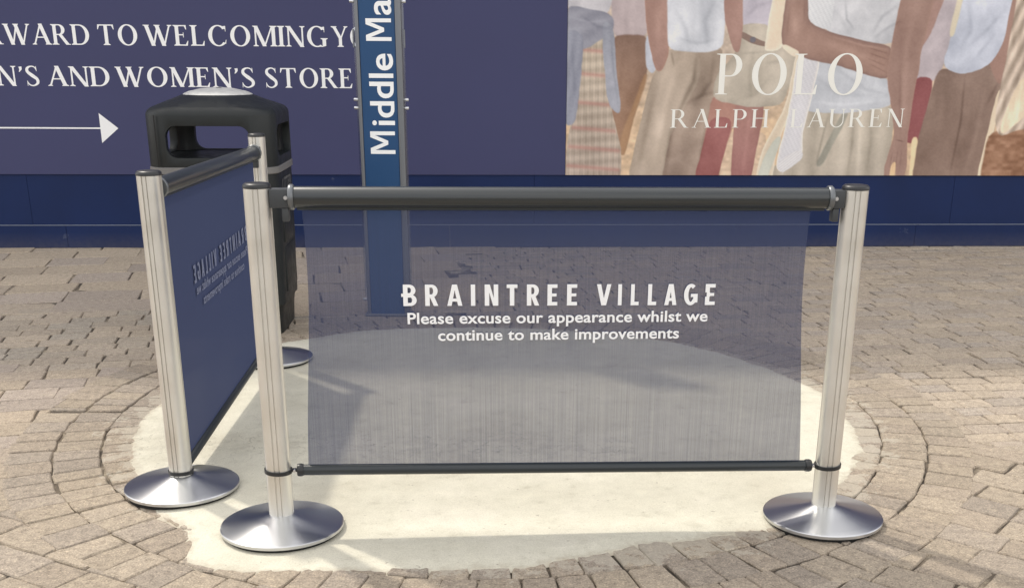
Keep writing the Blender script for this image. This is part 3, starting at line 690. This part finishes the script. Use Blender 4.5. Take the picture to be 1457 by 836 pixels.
# figure in brown trousers
shape([(1186,210),(1260,230),(1350,190),(1398,260),(1380,420),(1362,570),(1144,570),(1150,430)], (118,99,92), 6, fold(1, .1, .05, 6)+cl*.6, c2=(112,92,84))
shape([(1374,-60),(1410,-60),(1396,200),(1386,270),(1342,196)], (140,111,104), 6)
shape([(1228,-60),(1386,-60),(1374,130),(1344,196),(1262,234),(1194,206),(1216,108)], (178,190,214), 5, cl+fold(.5, 1, .05, 5))
shape([(1222,-60),(1238,-60),(1216,108),(1206,108)], (204,200,184), 6)
shape([(1384,280),(1394,290),(1366,550),(1354,550)], (208,197,178), 4)
shape([(1372,420),(1480,400),(1640,430),(1640,570),(1364,570)], (124,88,66), 8, smooth_noise(8, 5, 22, 12))
shape([(1402,-60),(1640,-60),(1640,420),(1470,400),(1404,430),(1386,360),(1394,200)], (168,156,146), 6, 26*np.sin((bx+by*.35)*2*PI/34)+smooth_noise(5, 22, 22, 14))
shape([(1445,250),(1475,240),(1480,360),(1408,428),(1412,370)], (216,204,184), 8, smooth_noise(4, 16, 16, 15))
for pts, w, a_ in [
    ([(345,30),(380,90),(395,150)],9,-14), ([(470,0),(440,70),(455,150)],10,-12), ([(420,20),(415,120)],12,9), ([(345,120),(420,140),(490,125)],7,-12),
    ([(420,175),(415,260),(380,340)],8,-26), ([(475,180),(470,260),(420,330)],9,-18), ([(300,260),(275,380),(250,550)],13,-16), ([(360,200),(330,330),(290,550)],14,13),
    ([(410,250),(350,420),(335,560)],9,-22), ([(390,330),(450,300),(490,290)],8,-16), ([(340,165),(350,210)],5,-24),
    ([(600,150),(590,230),(600,320)],9,-14), ([(640,200),(700,190)],8,-14), ([(660,240),(610,300),(560,315)],9,-12), ([(560,170),(640,165)],5,-12),
    ([(560,60),(600,20),(650,5)],8,-10), ([(575,85),(640,70)],6,9),
    ([(870,0),(880,60),(905,90)],5,-22), ([(1040,10),(990,50),(960,110)],8,-18), ([(1055,60),(1010,85),(970,120)],7,-16), ([(930,20),(960,70)],10,10), ([(850,40),(890,100)],8,-10),
    ([(800,240),(880,300),(1000,300)],9,-11), ([(860,215),(960,280),(1040,300)],8,-13), ([(790,320),(900,330),(1040,312)],7,10),
    ([(850,360),(835,450),(825,520)],5,-24), ([(930,358),(935,450),(930,555)],7,-18), ([(985,352),(995,450),(990,555)],8,-12), ([(955,356),(962,555)],9,11), ([(880,360),(870,555)],12,8),
    ([(720,40),(722,110)],12,9), ([(800,125),(900,160),(1000,200)],16,10), ([(1090,0),(1075,150),(1085,300),(1092,420)],14,9), ([(1062,200),(1075,330),(1090,440)],6,-12),
    ([(1075,440),(1100,446)],3,-24), ([(1085,470),(1082,530)],4,-12), ([(1097,470),(1098,540)],4,-10), ([(960,150),(1022,168)],3,-14), ([(958,165),(1020,186)],3,-16), ([(955,182),(1015,206)],3,-16), ([(965,200),(1022,228)],3,-12), ([(1068,480),(1064,530)],3,-14), ([(1076,490),(1074,540)],3,-14), ([(700,20),(698,120)],5,-10), ([(745,0),(748,70)],5,-12), ([(830,112),(940,142),(1028,156)],5,14),
    ([(1250,0),(1270,90),(1240,160)],9,-14), ([(1370,20),(1320,90),(1270,140)],9,-15), ([(1340,110),(1290,190)],8,-13), ([(1300,0),(1310,60)],12,9),
    ([(1270,235),(1275,380),(1262,555)],5,-20), ([(1200,240),(1210,400)],12,8), ([(1340,260),(1330,420),(1310,555)],10,9), ([(1380,250),(1350,330)],7,-16),
    ([(60,60),(110,90),(150,95)],7,-14), ([(20,60),(80,75),(145,70)],6,10), ([(150,120),(160,220),(180,340)],5,-12), ([(30,150),(40,300)],7,-12),
    ([(190,20),(200,110)],9,-9), ([(190,150),(185,300)],10,-9), ([(290,20),(300,150)],12,7), ([(470,330),(455,450),(440,550)],5,-14), ([(600,340),(590,550)],8,8)]:
    crease(pts, w*.8, a_*1.3)
img = img + smooth_noise(2.2, 2.2, 4, 21)[..., None]
img = (img*.86 + np.array([192, 184, 176])*.14)*np.array([1.03, 1.0, .965])
POSTER_GAIN = 1.30
lc = np.clip(lin(np.clip(img, 0, 255))*POSTER_GAIN, 0, .85)
PXR = wall_xy(1640/2.2177+800, 120)[0]; PZT = wall_xy(1100, -60/2.2177)[1]
VX = [wall_xy(800 + b_/2.2177, 110)[0] for b_ in bx[0]]
VZ = []
for b_ in by[:, 0]: VZ.append(wall_xy(1120, b_/2.2177)[1])
VZ = np.array(VZ); VZ[by[:, 0] > 545] = ZB + .001
VZ = np.maximum(VZ, ZB + .001)
VX = np.array(VX); VX[0] = PX0
verts = [(float(VX[i]), -.003, float(VZ[j])) for j in range(PH) for i in range(PW)]
faces = [(j*PW+i, (j+1)*PW+i, (j+1)*PW+i+1, j*PW+i+1) for j in range(PH-1) for i in range(PW-1) if VZ[j] - VZ[j+1] > 1e-5]
me = bpy.data.meshes.new('poster'); me.from_pydata(verts, [], faces)
ca_ = me.color_attributes.new('print', 'FLOAT_COLOR', 'POINT')
ca_.data.foreach_set('color', np.concatenate([lc.reshape(-1, 3), np.ones((PH*PW, 1))], 1).astype(np.float32).ravel())
m = mat('poster_print', rough=.5, spec=.35); t = m.node_tree; a_ = t.nodes.new('ShaderNodeAttribute'); a_.attribute_name = 'print'
t.links.new(a_.outputs['Color'], t.nodes['Principled BSDF'].inputs['Base Color']); me.materials.append(m)
poster = bpy.data.objects.new('poster', me); col.objects.link(poster); poster.parent = hoard
poster['label'] = 'fashion photograph of people in white tops and beige trousers'
bm = bmesh.new(); box(bm, (PX0, .001, ZB), (WR, .06, HT), .0015, 1)
obj('poster_board', bm, M['hoard'], hoard)
bm = bmesh.new()
DID = (.135, .032, .018, .075, .012)
wall_text(bm, 'POLO', 1017, 1228, 134.5, 134.5, 58, DID, .10)
for v in bm.verts: v.co.y -= .0025
letter_obj('brand_lettering', bm, M['cream'], poster, (0, -1, 0)); bm = bmesh.new()
wall_text(bm, 'RALPH', 953, 1093, 181.8, 181.4, 26, (.125, .035, .022, .075, .02), .13)
wall_text(bm, 'LAUREN', 1123, 1285, 181.4, 180.6, 26, (.125, .035, .022, .075, .02), .13)
for v in bm.verts: v.co.y -= .0025
letter_obj('brand_lettering', bm, M['cream'], poster, (0, -1, 0))
for q in ((1034, 247.2), (1041, 247), (670, 12), (1357, 262), (1357, 288)):
    bm = bmesh.new(); x_, z_ = wall_xy(*q); lathe(bm, [(0, .004), (.004, .004), (.005, .0)], 12, 'Y', (x_, 0 if z_ > ZB else .010, z_))
    obj('screw_head', bm, M['dark'], hoard)

# ------------------------------------------------------------------ totem sign in front of the hoarding
TB = on_ground(551, 449); TY = TB.y
TN = Vector((0, -1, 0))
def tot(u, v): p_ = on_plane(u, v, (0, TY, 0), TN); return p_.x - TB.x, p_.z
sign = thing('totem_sign', 'slim blue vertical street sign reading Middle Ma, standing in front of the hoarding', 'sign', (TB.x, TY, 0))
HS = 2.75; wl = tot(515.5, 200)[0]; wr = tot(567.5, 200)[0]; wrr = tot(577, 200)[0]
wl = tot(517.5, 200)[0]
bm = bmesh.new(); box(bm, (wl, .0, .0), (wr, .06, HS), .002, 1); obj('blue_panel', bm, M['signblue'], sign)
for x0, x1 in ((wl-.018, wl-.0005), (wr+.0005, wr+.030)):
    bm = bmesh.new(); box(bm, (x0, -.006, .0), (x1, .066, HS), .004, 2); obj('side_rail', bm, M['signrail'], sign, smooth=40)
for x0, x1 in ((wl-.030, wl-.0185), (wr+.0305, wr+.042)):
    bm = bmesh.new(); box(bm, (x0, .018, .10), (x1, .024, HS-.05), .001, 1); obj('clear_fin', bm, M['acrylic'], sign)
for sx_, xx in ((-1, wl-.030), (1, wr+.042)):
    for v_ in (2, 142, 154, 426):
        z_ = tot(545, v_)[1]
        bm = bmesh.new(); lathe(bm, [(0, -.012), (.006, -.012), (.0075, -.010), (.0075, .010), (.006, .012), (0, .012)], 14, 'X', (xx, .014, z_))
        obj('fixing_bolt', bm, M['bolt'], sign, smooth=40)
    z0_, z1_ = tot(545, 68)[1], tot(545, 42)[1]
    bm = bmesh.new(); box(bm, (xx-.004, .008, z0_), (xx+.004, .018, z1_), .001, 1); obj('fixing_plate', bm, M['signrail'], sign)
bm = bmesh.new(); box(bm, (wl-.03, -.015, .0), (wr+.042, .075, .012), .003, 1); obj('foot_plate', bm, M['signrail'], sign)
xb = tot(560.5, 150)[0]; capx = xb - tot(525.0, 150)[0]; capfont = .729
Mp = [[(0, 0), (.17, 0), (.17, 1), (0, 1)], [(.83, 0), (1, 0), (1, 1), (.83, 1)], [(.08, 1), (.26, 1), (.585, .28), (.415, .28)], [(.74, 1), (.92, 1), (.585, .28), (.415, .28)]]
bm = bmesh.new(); k_ = 0
def up_text(P_, va, vb, sc):
    global k_
    za_, zb_ = tot(545, va)[1], tot(545, vb)[1]; k_ += 1
    put_polys(bm, P_, lambda x, y, l: (xb - y*sc*capx, -l, za_ + x*(zb_-za_)), .0012)
up_text(Mp, 219, 187, 1.)
up_text(font_polys('iddle', 1., .013)[0], 178.5, 76.5, 1/capfont)
up_text(Mp, 58.5, 26.5, 1.)
up_text(font_polys('a', 1., .013)[0], 21.5, -2, 1/capfont)
letter_obj('lettering', bm, M['white'], sign, (0, -1, 0))

# ------------------------------------------------------------------ litter bin
def rsq(hx, hy, r, n=10):
    pts = []
    for cx_, cy_, a0 in ((hx-r, hy-r, 0), (-hx+r, hy-r, 90), (-hx+r, -hy+r, 180), (hx-r, -hy+r, 270)):
        for k in range(n+1):
            a = math.radians(a0 + 90*k/n); pts.append((cx_ + r*math.cos(a), cy_ + r*math.sin(a)))
    return pts
def loft(bm, secs, cap=True):
    rings = [[bm.verts.new((x, y, z)) for x, y in pts] for pts, z in secs]; n = len(rings[0])
    for a, b in zip(rings, rings[1:]):
        for k in range(n): bm.faces.new((a[k], a[(k+1) % n], b[(k+1) % n], b[k]))
    if cap: bm.faces.new(rings[0][::-1]); bm.faces.new(rings[-1])
BX, BY, BRZ = -1.522, 5.60, math.radians(3)
BH = .298
litter = thing('litter_bin', 'black plastic litter bin with open hood and round grey top plate, behind the left banner', 'litter bin', (BX, BY, 0), BRZ)
bz = lambda v, dy=-.30: on_plane(300, v, (0, BY+dy, 0), TN).z
Zb = bz(243)                 # band height on the front face
bm = bmesh.new()
loft(bm, [(rsq(BH-.035, BH-.035, .11), .0), (rsq(BH-.03, BH-.03, .11), .10), (rsq(BH-.025, BH-.025, .11), .135), (rsq(BH-.012, BH-.012, .12), .15),
          (rsq(BH-.004, BH-.004, .12), Zb-.16), (rsq(BH-.004, BH-.004, .12), Zb-.02)])
body = obj('body', bm, M['binblack'], litter, smooth=35)
for (ax, sg) in (('x', 1), ('y', -1), ('x', -1)):
    bm = bmesh.new()
    for a, b_ in ((.20, .42), (.44, Zb-.19)):
        d = BH-.006 - (.006 if a < .3 else .002)
        if ax == 'x': box(bm, (min(sg*(d-.004), sg*(d+.008)), -.15, a), (max(sg*(d-.004), sg*(d+.008)), .15, b_), .007, 2)
        else: box(bm, (-.15, min(sg*(d+.008), sg*(d-.004)), a), (.15, max(sg*(d+.008), sg*(d-.004)), b_), .007, 2)
    obj('side_panel', bm, M['binblack'], litter, smooth=35)
bm = bmesh.new(); loft(bm, [(rsq(BH-.002, BH-.002, .12), Zb-.02), (rsq(BH+.003, BH+.003, .12), Zb-.016), (rsq(BH+.003, BH+.003, .12), Zb+.010), (rsq(BH-.002, BH-.002, .12), Zb+.014)])
obj('band', bm, M['binband'], litter, smooth=35)
# hood: shell with four rounded openings, cut once and stored as a plain mesh
Zs = bz(165); Zt = bz(134, 0)
def solid(f): b_ = bmesh.new(); f(b_); bmesh.ops.recalc_face_normals(b_, faces=b_.faces); m_ = bpy.data.meshes.new('cut'); b_.to_mesh(m_); b_.free(); o_ = bpy.data.objects.new('cut', m_); col.objects.link(o_); return o_
def dome(b_, e, z0, zt):
    s = [(rsq(BH-e, BH-e, .12-e*.5), z0), (rsq(BH-e, BH-e, .12-e*.5), Zs-.0)]
    for f, g_ in ((.995, .10), (.982, .22), (.955, .34), (.90, .45), (.72, .76), (.545, 1.)):
        hh_ = (BH-e)*f; s.append((rsq(hh_, hh_, min(hh_*.96, (.12-e*.5) + .30*(1-f))), Zs + (zt-Zs)*g_))
    loft(b_, s)
outer_ = solid(lambda b_: dome(b_, 0, Zb+.014, Zt))
inner_ = solid(lambda b_: dome(b_, .035, Zb+.05, Zt-.04))
def tunnel(b_, ax):
    z0, z1 = Zb+.055, Zs-.045; w = .190; r = .05
    pts = []
    for cx_, cz_, a0 in ((w-r, z1-r, 0), (-w+r, z1-r, 90), (-w+r, z0+r, 180), (w-r, z0+r, 270)):
        for k in range(9): a = math.radians(a0+90*k/8); pts.append((cx_+r*math.cos(a), cz_+r*math.sin(a)))
    A = []
    for s_ in (-.6, .6): A.append([b_.verts.new((x, s_, z) if ax == 'y' else (s_, x, z)) for x, z in pts])
    n = len(pts); b_.faces.new(A[0]); b_.faces.new(A[1][::-1])
    for k in range(n): b_.faces.new((A[0][k], A[0][(k+1) % n], A[1][(k+1) % n], A[1][k]))
tx_, ty_ = solid(lambda b_: tunnel(b_, 'x')), solid(lambda b_: tunnel(b_, 'y'))
for c_ in (inner_, tx_, ty_):
    md_ = outer_.modifiers.new('b', 'BOOLEAN'); md_.operation = 'DIFFERENCE'; md_.solver = 'EXACT'; md_.object = c_
bv = outer_.modifiers.new('v', 'BEVEL'); bv.width = .011; bv.segments = 3; bv.limit_method = 'ANGLE'; bv.angle_limit = math.radians(40); bv.harden_normals = False
dg = bpy.context.evaluated_depsgraph_get(); me = bpy.data.meshes.new_from_object(outer_.evaluated_get(dg))
for o_ in (outer_, inner_, tx_, ty_): bpy.data.objects.remove(o_)
me.name = 'hood'; me.materials.clear(); me.materials.append(M['binblack'])
for f in me.polygons: f.use_smooth = True
me.set_sharp_from_angle(angle=math.radians(38))
hood = bpy.data.objects.new('hood', me); col.objects.link(hood); hood.parent = litter
bm = bmesh.new(); loft(bm, [(rsq(BH-.05, BH-.05, .09), Zb+.016), (rsq(BH-.06, BH-.06, .09), Zb+.03), (rsq(.18, .18, .09), Zb+.016)]); obj('chute_tray', bm, M['binblack'], litter, smooth=35)
bm = bmesh.new()                       # seam line of the opening hood door
for sg in (-1,):
    box(bm, (-BH+.062, -BH-.0012, Zb+.016), (-BH+.066, -BH+.004, Zs))
obj('door_seam', bm, M['dark'], litter)
bm = bmesh.new()
lathe(bm, [(0, Zt+.030), (.02, Zt+.032), (.075, Zt+.027), (.135, Zt+.014), (.158, Zt+.004), (.163, Zt-.002), (.160, Zt-.010), (.12, Zt-.012)], 64)
pl_ = obj('top_plate', bm, M['binlid'], litter, smooth=50)
for (x_, y_) in ((.012, -.03), (-.05, .03), (.06, .03), (-.03, -.08)):
    bm = bmesh.new(); lathe(bm, [(0, .0045), (.011, .0045), (.016, .003), (.018, -.002)], 20, 'Z', (x_, y_, Zt+.0285 - (x_*x_+y_*y_)*1.6)); obj('ash_hole', bm, M['dark'], pl_, smooth=40)
P, w_ = font_polys('LITTER', 1., .03, 1.25)
bm = bmesh.new(); zt_ = Zb-.105
put_polys(bm, P, lambda x, y, l: (BH-.004+.0016+l, -.13 + x*.26, zt_ + y/.729*.055), .001)
letter_obj('lettering', bm, M['embossed'], litter, (1, 0, 0))
bm = bmesh.new()
put_polys(bm, P, lambda x, y, l: (-.13 + x*.26, -(BH-.004+.0016+l), zt_ + y/.729*.055), .001)
letter_obj('lettering', bm, M['embossed'], litter, (0, -1, 0))

# ------------------------------------------------------------------ barrier posts
POSTS = [(-1.1131, 3.2908), (-.7296, 2.9784), (.863, 3.0942), (-1.1798, 4.8792)]
PR = .0352; PTOP = .968
def pole_section():
    pts = []; R = PR; ha = .235
    for q in range(4):
        c0 = q*PI/2
        for k in range(15):
            a = c0 + ha + (PI/2 - 2*ha)*k/14; pts.append((R*math.cos(a), R*math.sin(a)))
        c1 = c0 + PI/2; u = Vector((math.cos(c1), math.sin(c1))); v = Vector((-u.y, u.x))
        for du, dv in ((R*math.cos(ha)-.0045, -R*math.sin(ha)+.0006), (R*math.cos(ha)-.0045, -.0058), (R*math.cos(ha)-.0012, -.0048),
                       (R*math.cos(ha)-.0012, .0048), (R*math.cos(ha)-.0045, .0058), (R*math.cos(ha)-.0045, R*math.sin(ha)-.0006)):
            pts.append(tuple(u*du + v*dv))
    return pts
def make_post(loc, rz, label):
    t_ = thing('barrier_post', label, 'barrier post', loc, rz, 'barrier posts round the concrete patch')
    bm = bmesh.new(); prism(bm, pole_section(), .036, PTOP); obj('pole', bm, M['alu'], t_, smooth=30)
    bm = bmesh.new(); lathe(bm, [(0, PTOP+.0125), (.024, PTOP+.0125), (.031, PTOP+.0115), (.0352, PTOP+.008), (.0366, PTOP+.004), (.0366, PTOP-.001), (.030, PTOP-.001)], 40)
    obj('cap', bm, M['black'], t_, smooth=40)
    bm = bmesh.new(); lathe(bm, [(.0, .0535), (.030, .0535), (.0405, .053), (.047, .0505), (.10, .0382), (.150, .0264), (.1700, .0218), (.1740, .0205), (.1752, .0190), (.1752, .0112), (.1742, .010), (.12, .010)], 128)
    b_ = obj('base', bm, M['steel'], t_, smooth=35)
    bm = bmesh.new(); lathe(bm, [(0, .0100), (.163, .0100), (.165, .008), (.165, -.006), (0, -.006)], 96); obj('rubber_ring', bm, M['rubber'], b_, smooth=35)
    return t_
def copy_tree(o_, parent=None):
    c_ = o_.copy(); col.objects.link(c_); c_.parent = parent
    for ch in list(o_.children): copy_tree(ch, c_)
    return c_
labels = ['leftmost aluminium barrier post, at the near end of the side banner',
          'aluminium barrier post at the front corner, left of the front banner',
          'aluminium barrier post on the right end of the front banner',
          'aluminium barrier post at the back, beside the black litter bin']
zs_ = [.0065, .0075, .001, .0075]
p0 = make_post((*POSTS[0], zs_[0]), math.radians(-8), labels[0])
rots = [-8, 6, -3, -6]
for i in (1, 2, 3):
    c_ = copy_tree(p0); c_.location = (*POSTS[i], zs_[i]); c_.rotation_euler = (0, 0, math.radians(rots[i])); c_['label'] = labels[i]

# ------------------------------------------------------------------ banners
def bt_glyph(ch, w, H=1., S=.215, h=.17):
    g = Glyph(); S = min(S, w*.46)
    if ch == 'I': g.rect(0, w, 0, 1)
    elif ch == 'L': g.rect(0, S, 0, 1); g.rect(S, w, 0, h)
    elif ch in 'E':
        g.rect(0, S, 0, 1); g.rect(S, w, 0, h); g.rect(S, w, 1-h, 1); g.rect(S, w*.92, .5-h*.42, .5+h*.42)
    elif ch == 'e':                                                   # last E with its notched spine
        g.rect(0, S, .0, .40); g.rect(.07, S+.03, .40, .60); g.rect(0, S, .60, 1); g.rect(S, w, 0, h); g.rect(S, w, 1-h, 1); g.rect(S, w*.9, .5-h*.42, .5+h*.42)
    elif ch == 'T': g.rect(0, w, 1-h, 1); g.rect((w-S)/2, (w+S)/2, 0, 1-h)
    elif ch == 'N': g.rect(0, S, 0, 1); g.rect(w-S, w, 0, 1); g.q((S*.5, 1), (S*1.15, 1), (w-S*.5, 0), (w-S*1.15, 0))
    elif ch == 'A': g.diag(S*.5, 0, w/2-.03, 1, S*.95, S*.8); g.diag(w-S*.5, 0, w/2+.03, 1, S*.95, S*.8); g.rect(S*.8, w-S*.8, .2, .2+h*.85)
    elif ch == 'V': g.diag(S*.5, 1, w/2-.02, 0, S*.95, S*.9); g.diag(w-S*.5, 1, w/2+.02, 0, S*.95, S*.9)
    elif ch in 'Bb':
        g.rect(0, S, 0, 1); k = w-.30
        for y0, y1, f in ((.46, 1, .93), (0, .54, 1)):
            r = min(.30, w*f-S*.6); g.ring(w*f-r, (y0+y1)/2, r, (y1-y0)/2, S, h*.85, -90, 90, 18); g.rect(S, w*f-r, y0, y0+h*.85); g.rect(S, w*f-r, y1-h*.85, y1)
        g.rect(-.09, 0, .43, .58)                                       # spur left of the spine
    elif ch == 'R':
        g.rect(0, S, 0, 1); r = min(.29, w-S*.6); y0 = .40
        g.ring(w-r-.01, (y0+1)/2, r, (1-y0)/2, S, h*.85, -90, 90, 18); g.rect(S, w-r-.01, y0, y0+h*.85); g.rect(S, w-r-.01, 1-h*.85, 1)
        g.diag(w*.52, y0+.05, w-S*.46, 0, S)
    elif ch == 'G':
        g.ring(w*.5, .5, w*.5, .51, S, h, 52, 322, 30); g.rect(w*.5, w, .38, .38+h*.9); g.rect(w-S, w, .12, .40)
    return g.P
LETTERS = [('B',95,147),('R',180,230),('A',265,325),('I',358,375),('N',412,465),('T',498,540),('R',577,625),('E',658,697),('E',735,775),
           ('V',852,910),('I',937,952),('L',988,1020),('L',1056,1090),('A',1122,1172),('G',1200,1255),('e',1285,1325)]
def banner(label, A, B, zt, zb, tilt, edge_in, text_z, side):
    """A, B: post feet; local x from A to B, local -y is the printed outer face"""
    d = Vector(B) - Vector(A); L = d.length; rz = math.atan2(d.y, d.x)
    t_ = thing('barrier_banner', label, 'barrier banner', (A[0], A[1], 0), rz, 'mesh banners between the barrier posts')
    r = .0275; x0, x1 = .088, L-.070
    # top tube
    bm = bmesh.new(); lathe(bm, [(.0, x0), (r*.98, x0), (r, x0+.002), (r, x1-.002), (r*.98, x1), (0, x1)], 48, 'X')
    for v in bm.verts: v.co = Vector((v.co.x, v.co.y, v.co.z + zt + tilt[0]*(v.co.x-x0)/L))
    tb = obj('top_tube', bm, M['tube'], t_, smooth=40)
    for xx, sg in ((x0, -1), (x1, 1)):
        bm = bmesh.new(); lathe(bm, [(0, -.007), (r+.003, -.007), (r+.0055, -.004), (r+.0055, .004), (r+.003, .007), (0, .007)], 40, 'X', (xx, 0, zt + tilt[0]*(xx-x0)/L))
        obj('end_collar', bm, M['collar'], tb, smooth=40)
        bm = bmesh.new(); a, b_ = sorted((xx + sg*.006, (PR - .003) if sg < 0 else L-PR+.003))
        zz = zt + tilt[0]*(xx-x0)/L
        box(bm, (a, -.020, zz-.026), (b_, .020, zz+.022), .003, 2); obj('bracket', bm, M['bracket'], t_, smooth=40)
        bm = bmesh.new(); a, b_ = sorted((xx + sg*.008, xx + sg*.026)); box(bm, (a, -.014, zz-.062), (b_, .014, zz-.0265), .003, 2); obj('bracket_hook', bm, M['bracket'], t_, smooth=40)
        bm = bmesh.new(); lathe(bm, [(0, -.003), (.005, -.003), (.006, 0), (.005, .001), (0, .001)], 14, 'Y', (xx + sg*.013, -.020, zz+.0)); obj('screw', bm, M['bolt'], t_, smooth=40)
    bm = bmesh.new(); box(bm, (x0+.012, -.0042, zt-r-.006), (x1-.012, .0042, zt-r+.004), .001, 1)
    for v in bm.verts: v.co.z += tilt[0]*(v.co.x-x0)/L
    obj('tube_lip', bm, M['bar'], tb)
    # bottom bar
    rb = .0155; c0, c1 = .062, L-.060
    bm = bmesh.new(); lathe(bm, [(0, c0), (rb*.9, c0), (rb, c0+.002), (rb, c1-.002), (rb*.9, c1), (0, c1)], 36, 'X')
    for v in bm.verts: v.co.z += zb + tilt[1]*(v.co.x-c0)/L
    bb = obj('bottom_bar', bm, M['bar'], t_, smooth=40)
    for xx, sg in ((c0, -1), (c1, 1)):
        zz = zb + tilt[1]*(xx-c0)/L
        bm = bmesh.new(); lathe(bm, [(0, -.008), (rb+.0015, -.008), (rb+.003, -.004), (rb+.003, .004), (rb+.0005, .010), (0, .010)], 32, 'X', (xx, 0, zz)); obj('end_cap', bm, M['black'], bb, smooth=40)
        # strap: band round the post with a link to the bar
        px_ = 0 if sg < 0 else L
        bm = bmesh.new(); n = 40; R0, R1 = PR + .0006, PR + .0036; hz = .0055
        rg = [[bm.verts.new((px_ + rr*math.cos(2*PI*k/n), rr*math.sin(2*PI*k/n), zz + h_ + .002*sg*math.cos(2*PI*k/n))) for k in range(n)] for rr, h_ in ((R0, -hz), (R1, -hz), (R1, hz), (R0, hz))]
        for i in range(4):
            for k in range(n): bm.faces.new((rg[i][k], rg[i][(k+1) % n], rg[(i+1) % 4][(k+1) % n], rg[(i+1) % 4][k]))
        a, b_ = sorted((px_ - sg*(PR+.002), xx + sg*.007))
        box(bm, (a, -.007, zz-.004), (b_, .007, zz+.004), .0015, 1)
        obj('strap', bm, M['black'], t_, smooth=40)
        bm = bmesh.new(); lathe(bm, [(0, -.011), (.0035, -.011), (.0045, -.008), (.0045, .0)], 12, 'Y', ((a+b_)/2, 0, zz)); obj('strap_pin', bm, M['bolt'], t_, smooth=40)
    # woven sheet with slightly drawn-in sides
    e0, e1, f0, f1 = edge_in
    bm = bmesh.new(); nx, nz = 40, 24; G = []
    for j in range(nz+1):
        v = j/nz
        xa = e0*(1-v) + f0*v + .010*math.sin(PI*v)**1.0 + .004*math.sin(2*PI*v); xb_ = e1*(1-v) + f1*v - .012*math.sin(PI*v) - .004*math.sin(2*PI*v)
        row = []
        for i in range(nx+1):
            u = i/nx; x = xa + (xb_-xa)*u
            za = zb + tilt[1]*(x-c0)/L + rb*.6; zc_ = zt + tilt[0]*(x-x0)/L - r*.6
            y = .0 + .0022*math.sin(PI*v)*math.sin(u*5.3+1) + .0015*math.sin(PI*v)*math.sin(u*17 + v*2)
            row.append(bm.verts.new((x, y, zc_ + (za-zc_)*v)))
        G.append(row)
    for j in range(nz):
        for i in range(nx): bm.faces.new((G[j][i], G[j+1][i], G[j+1][i+1], G[j][i+1]))
    sh = obj('mesh_sheet', bm, M['mesh'], t_, smooth=True)
    # printing on the outer face
    zt1, zt2 = text_z
    s0, s1 = side
    bm = bmesh.new(); ky = -.0052; unit = (s1-s0)/(1325-95)
    cap = .0585; i = 0
    for ch, a, b_ in LETTERS:
        P_ = bt_glyph(ch, (b_-a)/82.)
        for p_ in P_:
            i += 1
            try: bm.faces.new([bm.verts.new((s0 + (a-95)*unit + x*82*unit, ky - (i % 50)*4e-6, zt1 + y*cap + tilt[1]*((a-95)*unit)/L*.5)) for x, y in p_])
            except ValueError: pass
    for txt, a, b_, zz in (('Please excuse our appearance whilst we', 109, 1300, zt2), ('continue to make improvements', 227, 1188, zt2 - .0475)):
        letter_obj('lettering', bm, M['white'], sh, (0, -1, 0)); bm = bmesh.new()
        P_, w_ = font_polys(txt, 1., .020, 1.03)
        put_polys(bm, P_, lambda x, y, l: (s0 + (a-95)*unit + x*(b_-a)*unit, ky - l, zz + y*.0435), 0)
    letter_obj('lettering', bm, M['white'], sh, (0, -1, 0))
    for o_ in [c_ for c_ in sh.children if c_.name.startswith('lettering')]:
        b2 = o_.copy(); b2.data = o_.data.copy(); b2.data.materials[0] = M['ink']; b2.name = 'lettering_reverse'; col.objects.link(b2)
        for v in b2.data.vertices: v.co.y = -v.co.y*.9
        b2.data.flip_normals(); b2.parent = sh
    return t_
banner('see-through blue mesh banner with white lettering, facing the camera across the front', POSTS[1], POSTS[2], .951, .1905, (-.006, -.016),
       (.112, 1.478, .085, 1.512), (.661, .6115), (.370, 1.228))
banner('dark blue mesh banner seen from inside with mirrored lettering, on the left', POSTS[3], POSTS[0], .915, .105, (.018, -.040),
       (.115, 1.478, .10, 1.50), (.60, .55), (.37, 1.225))
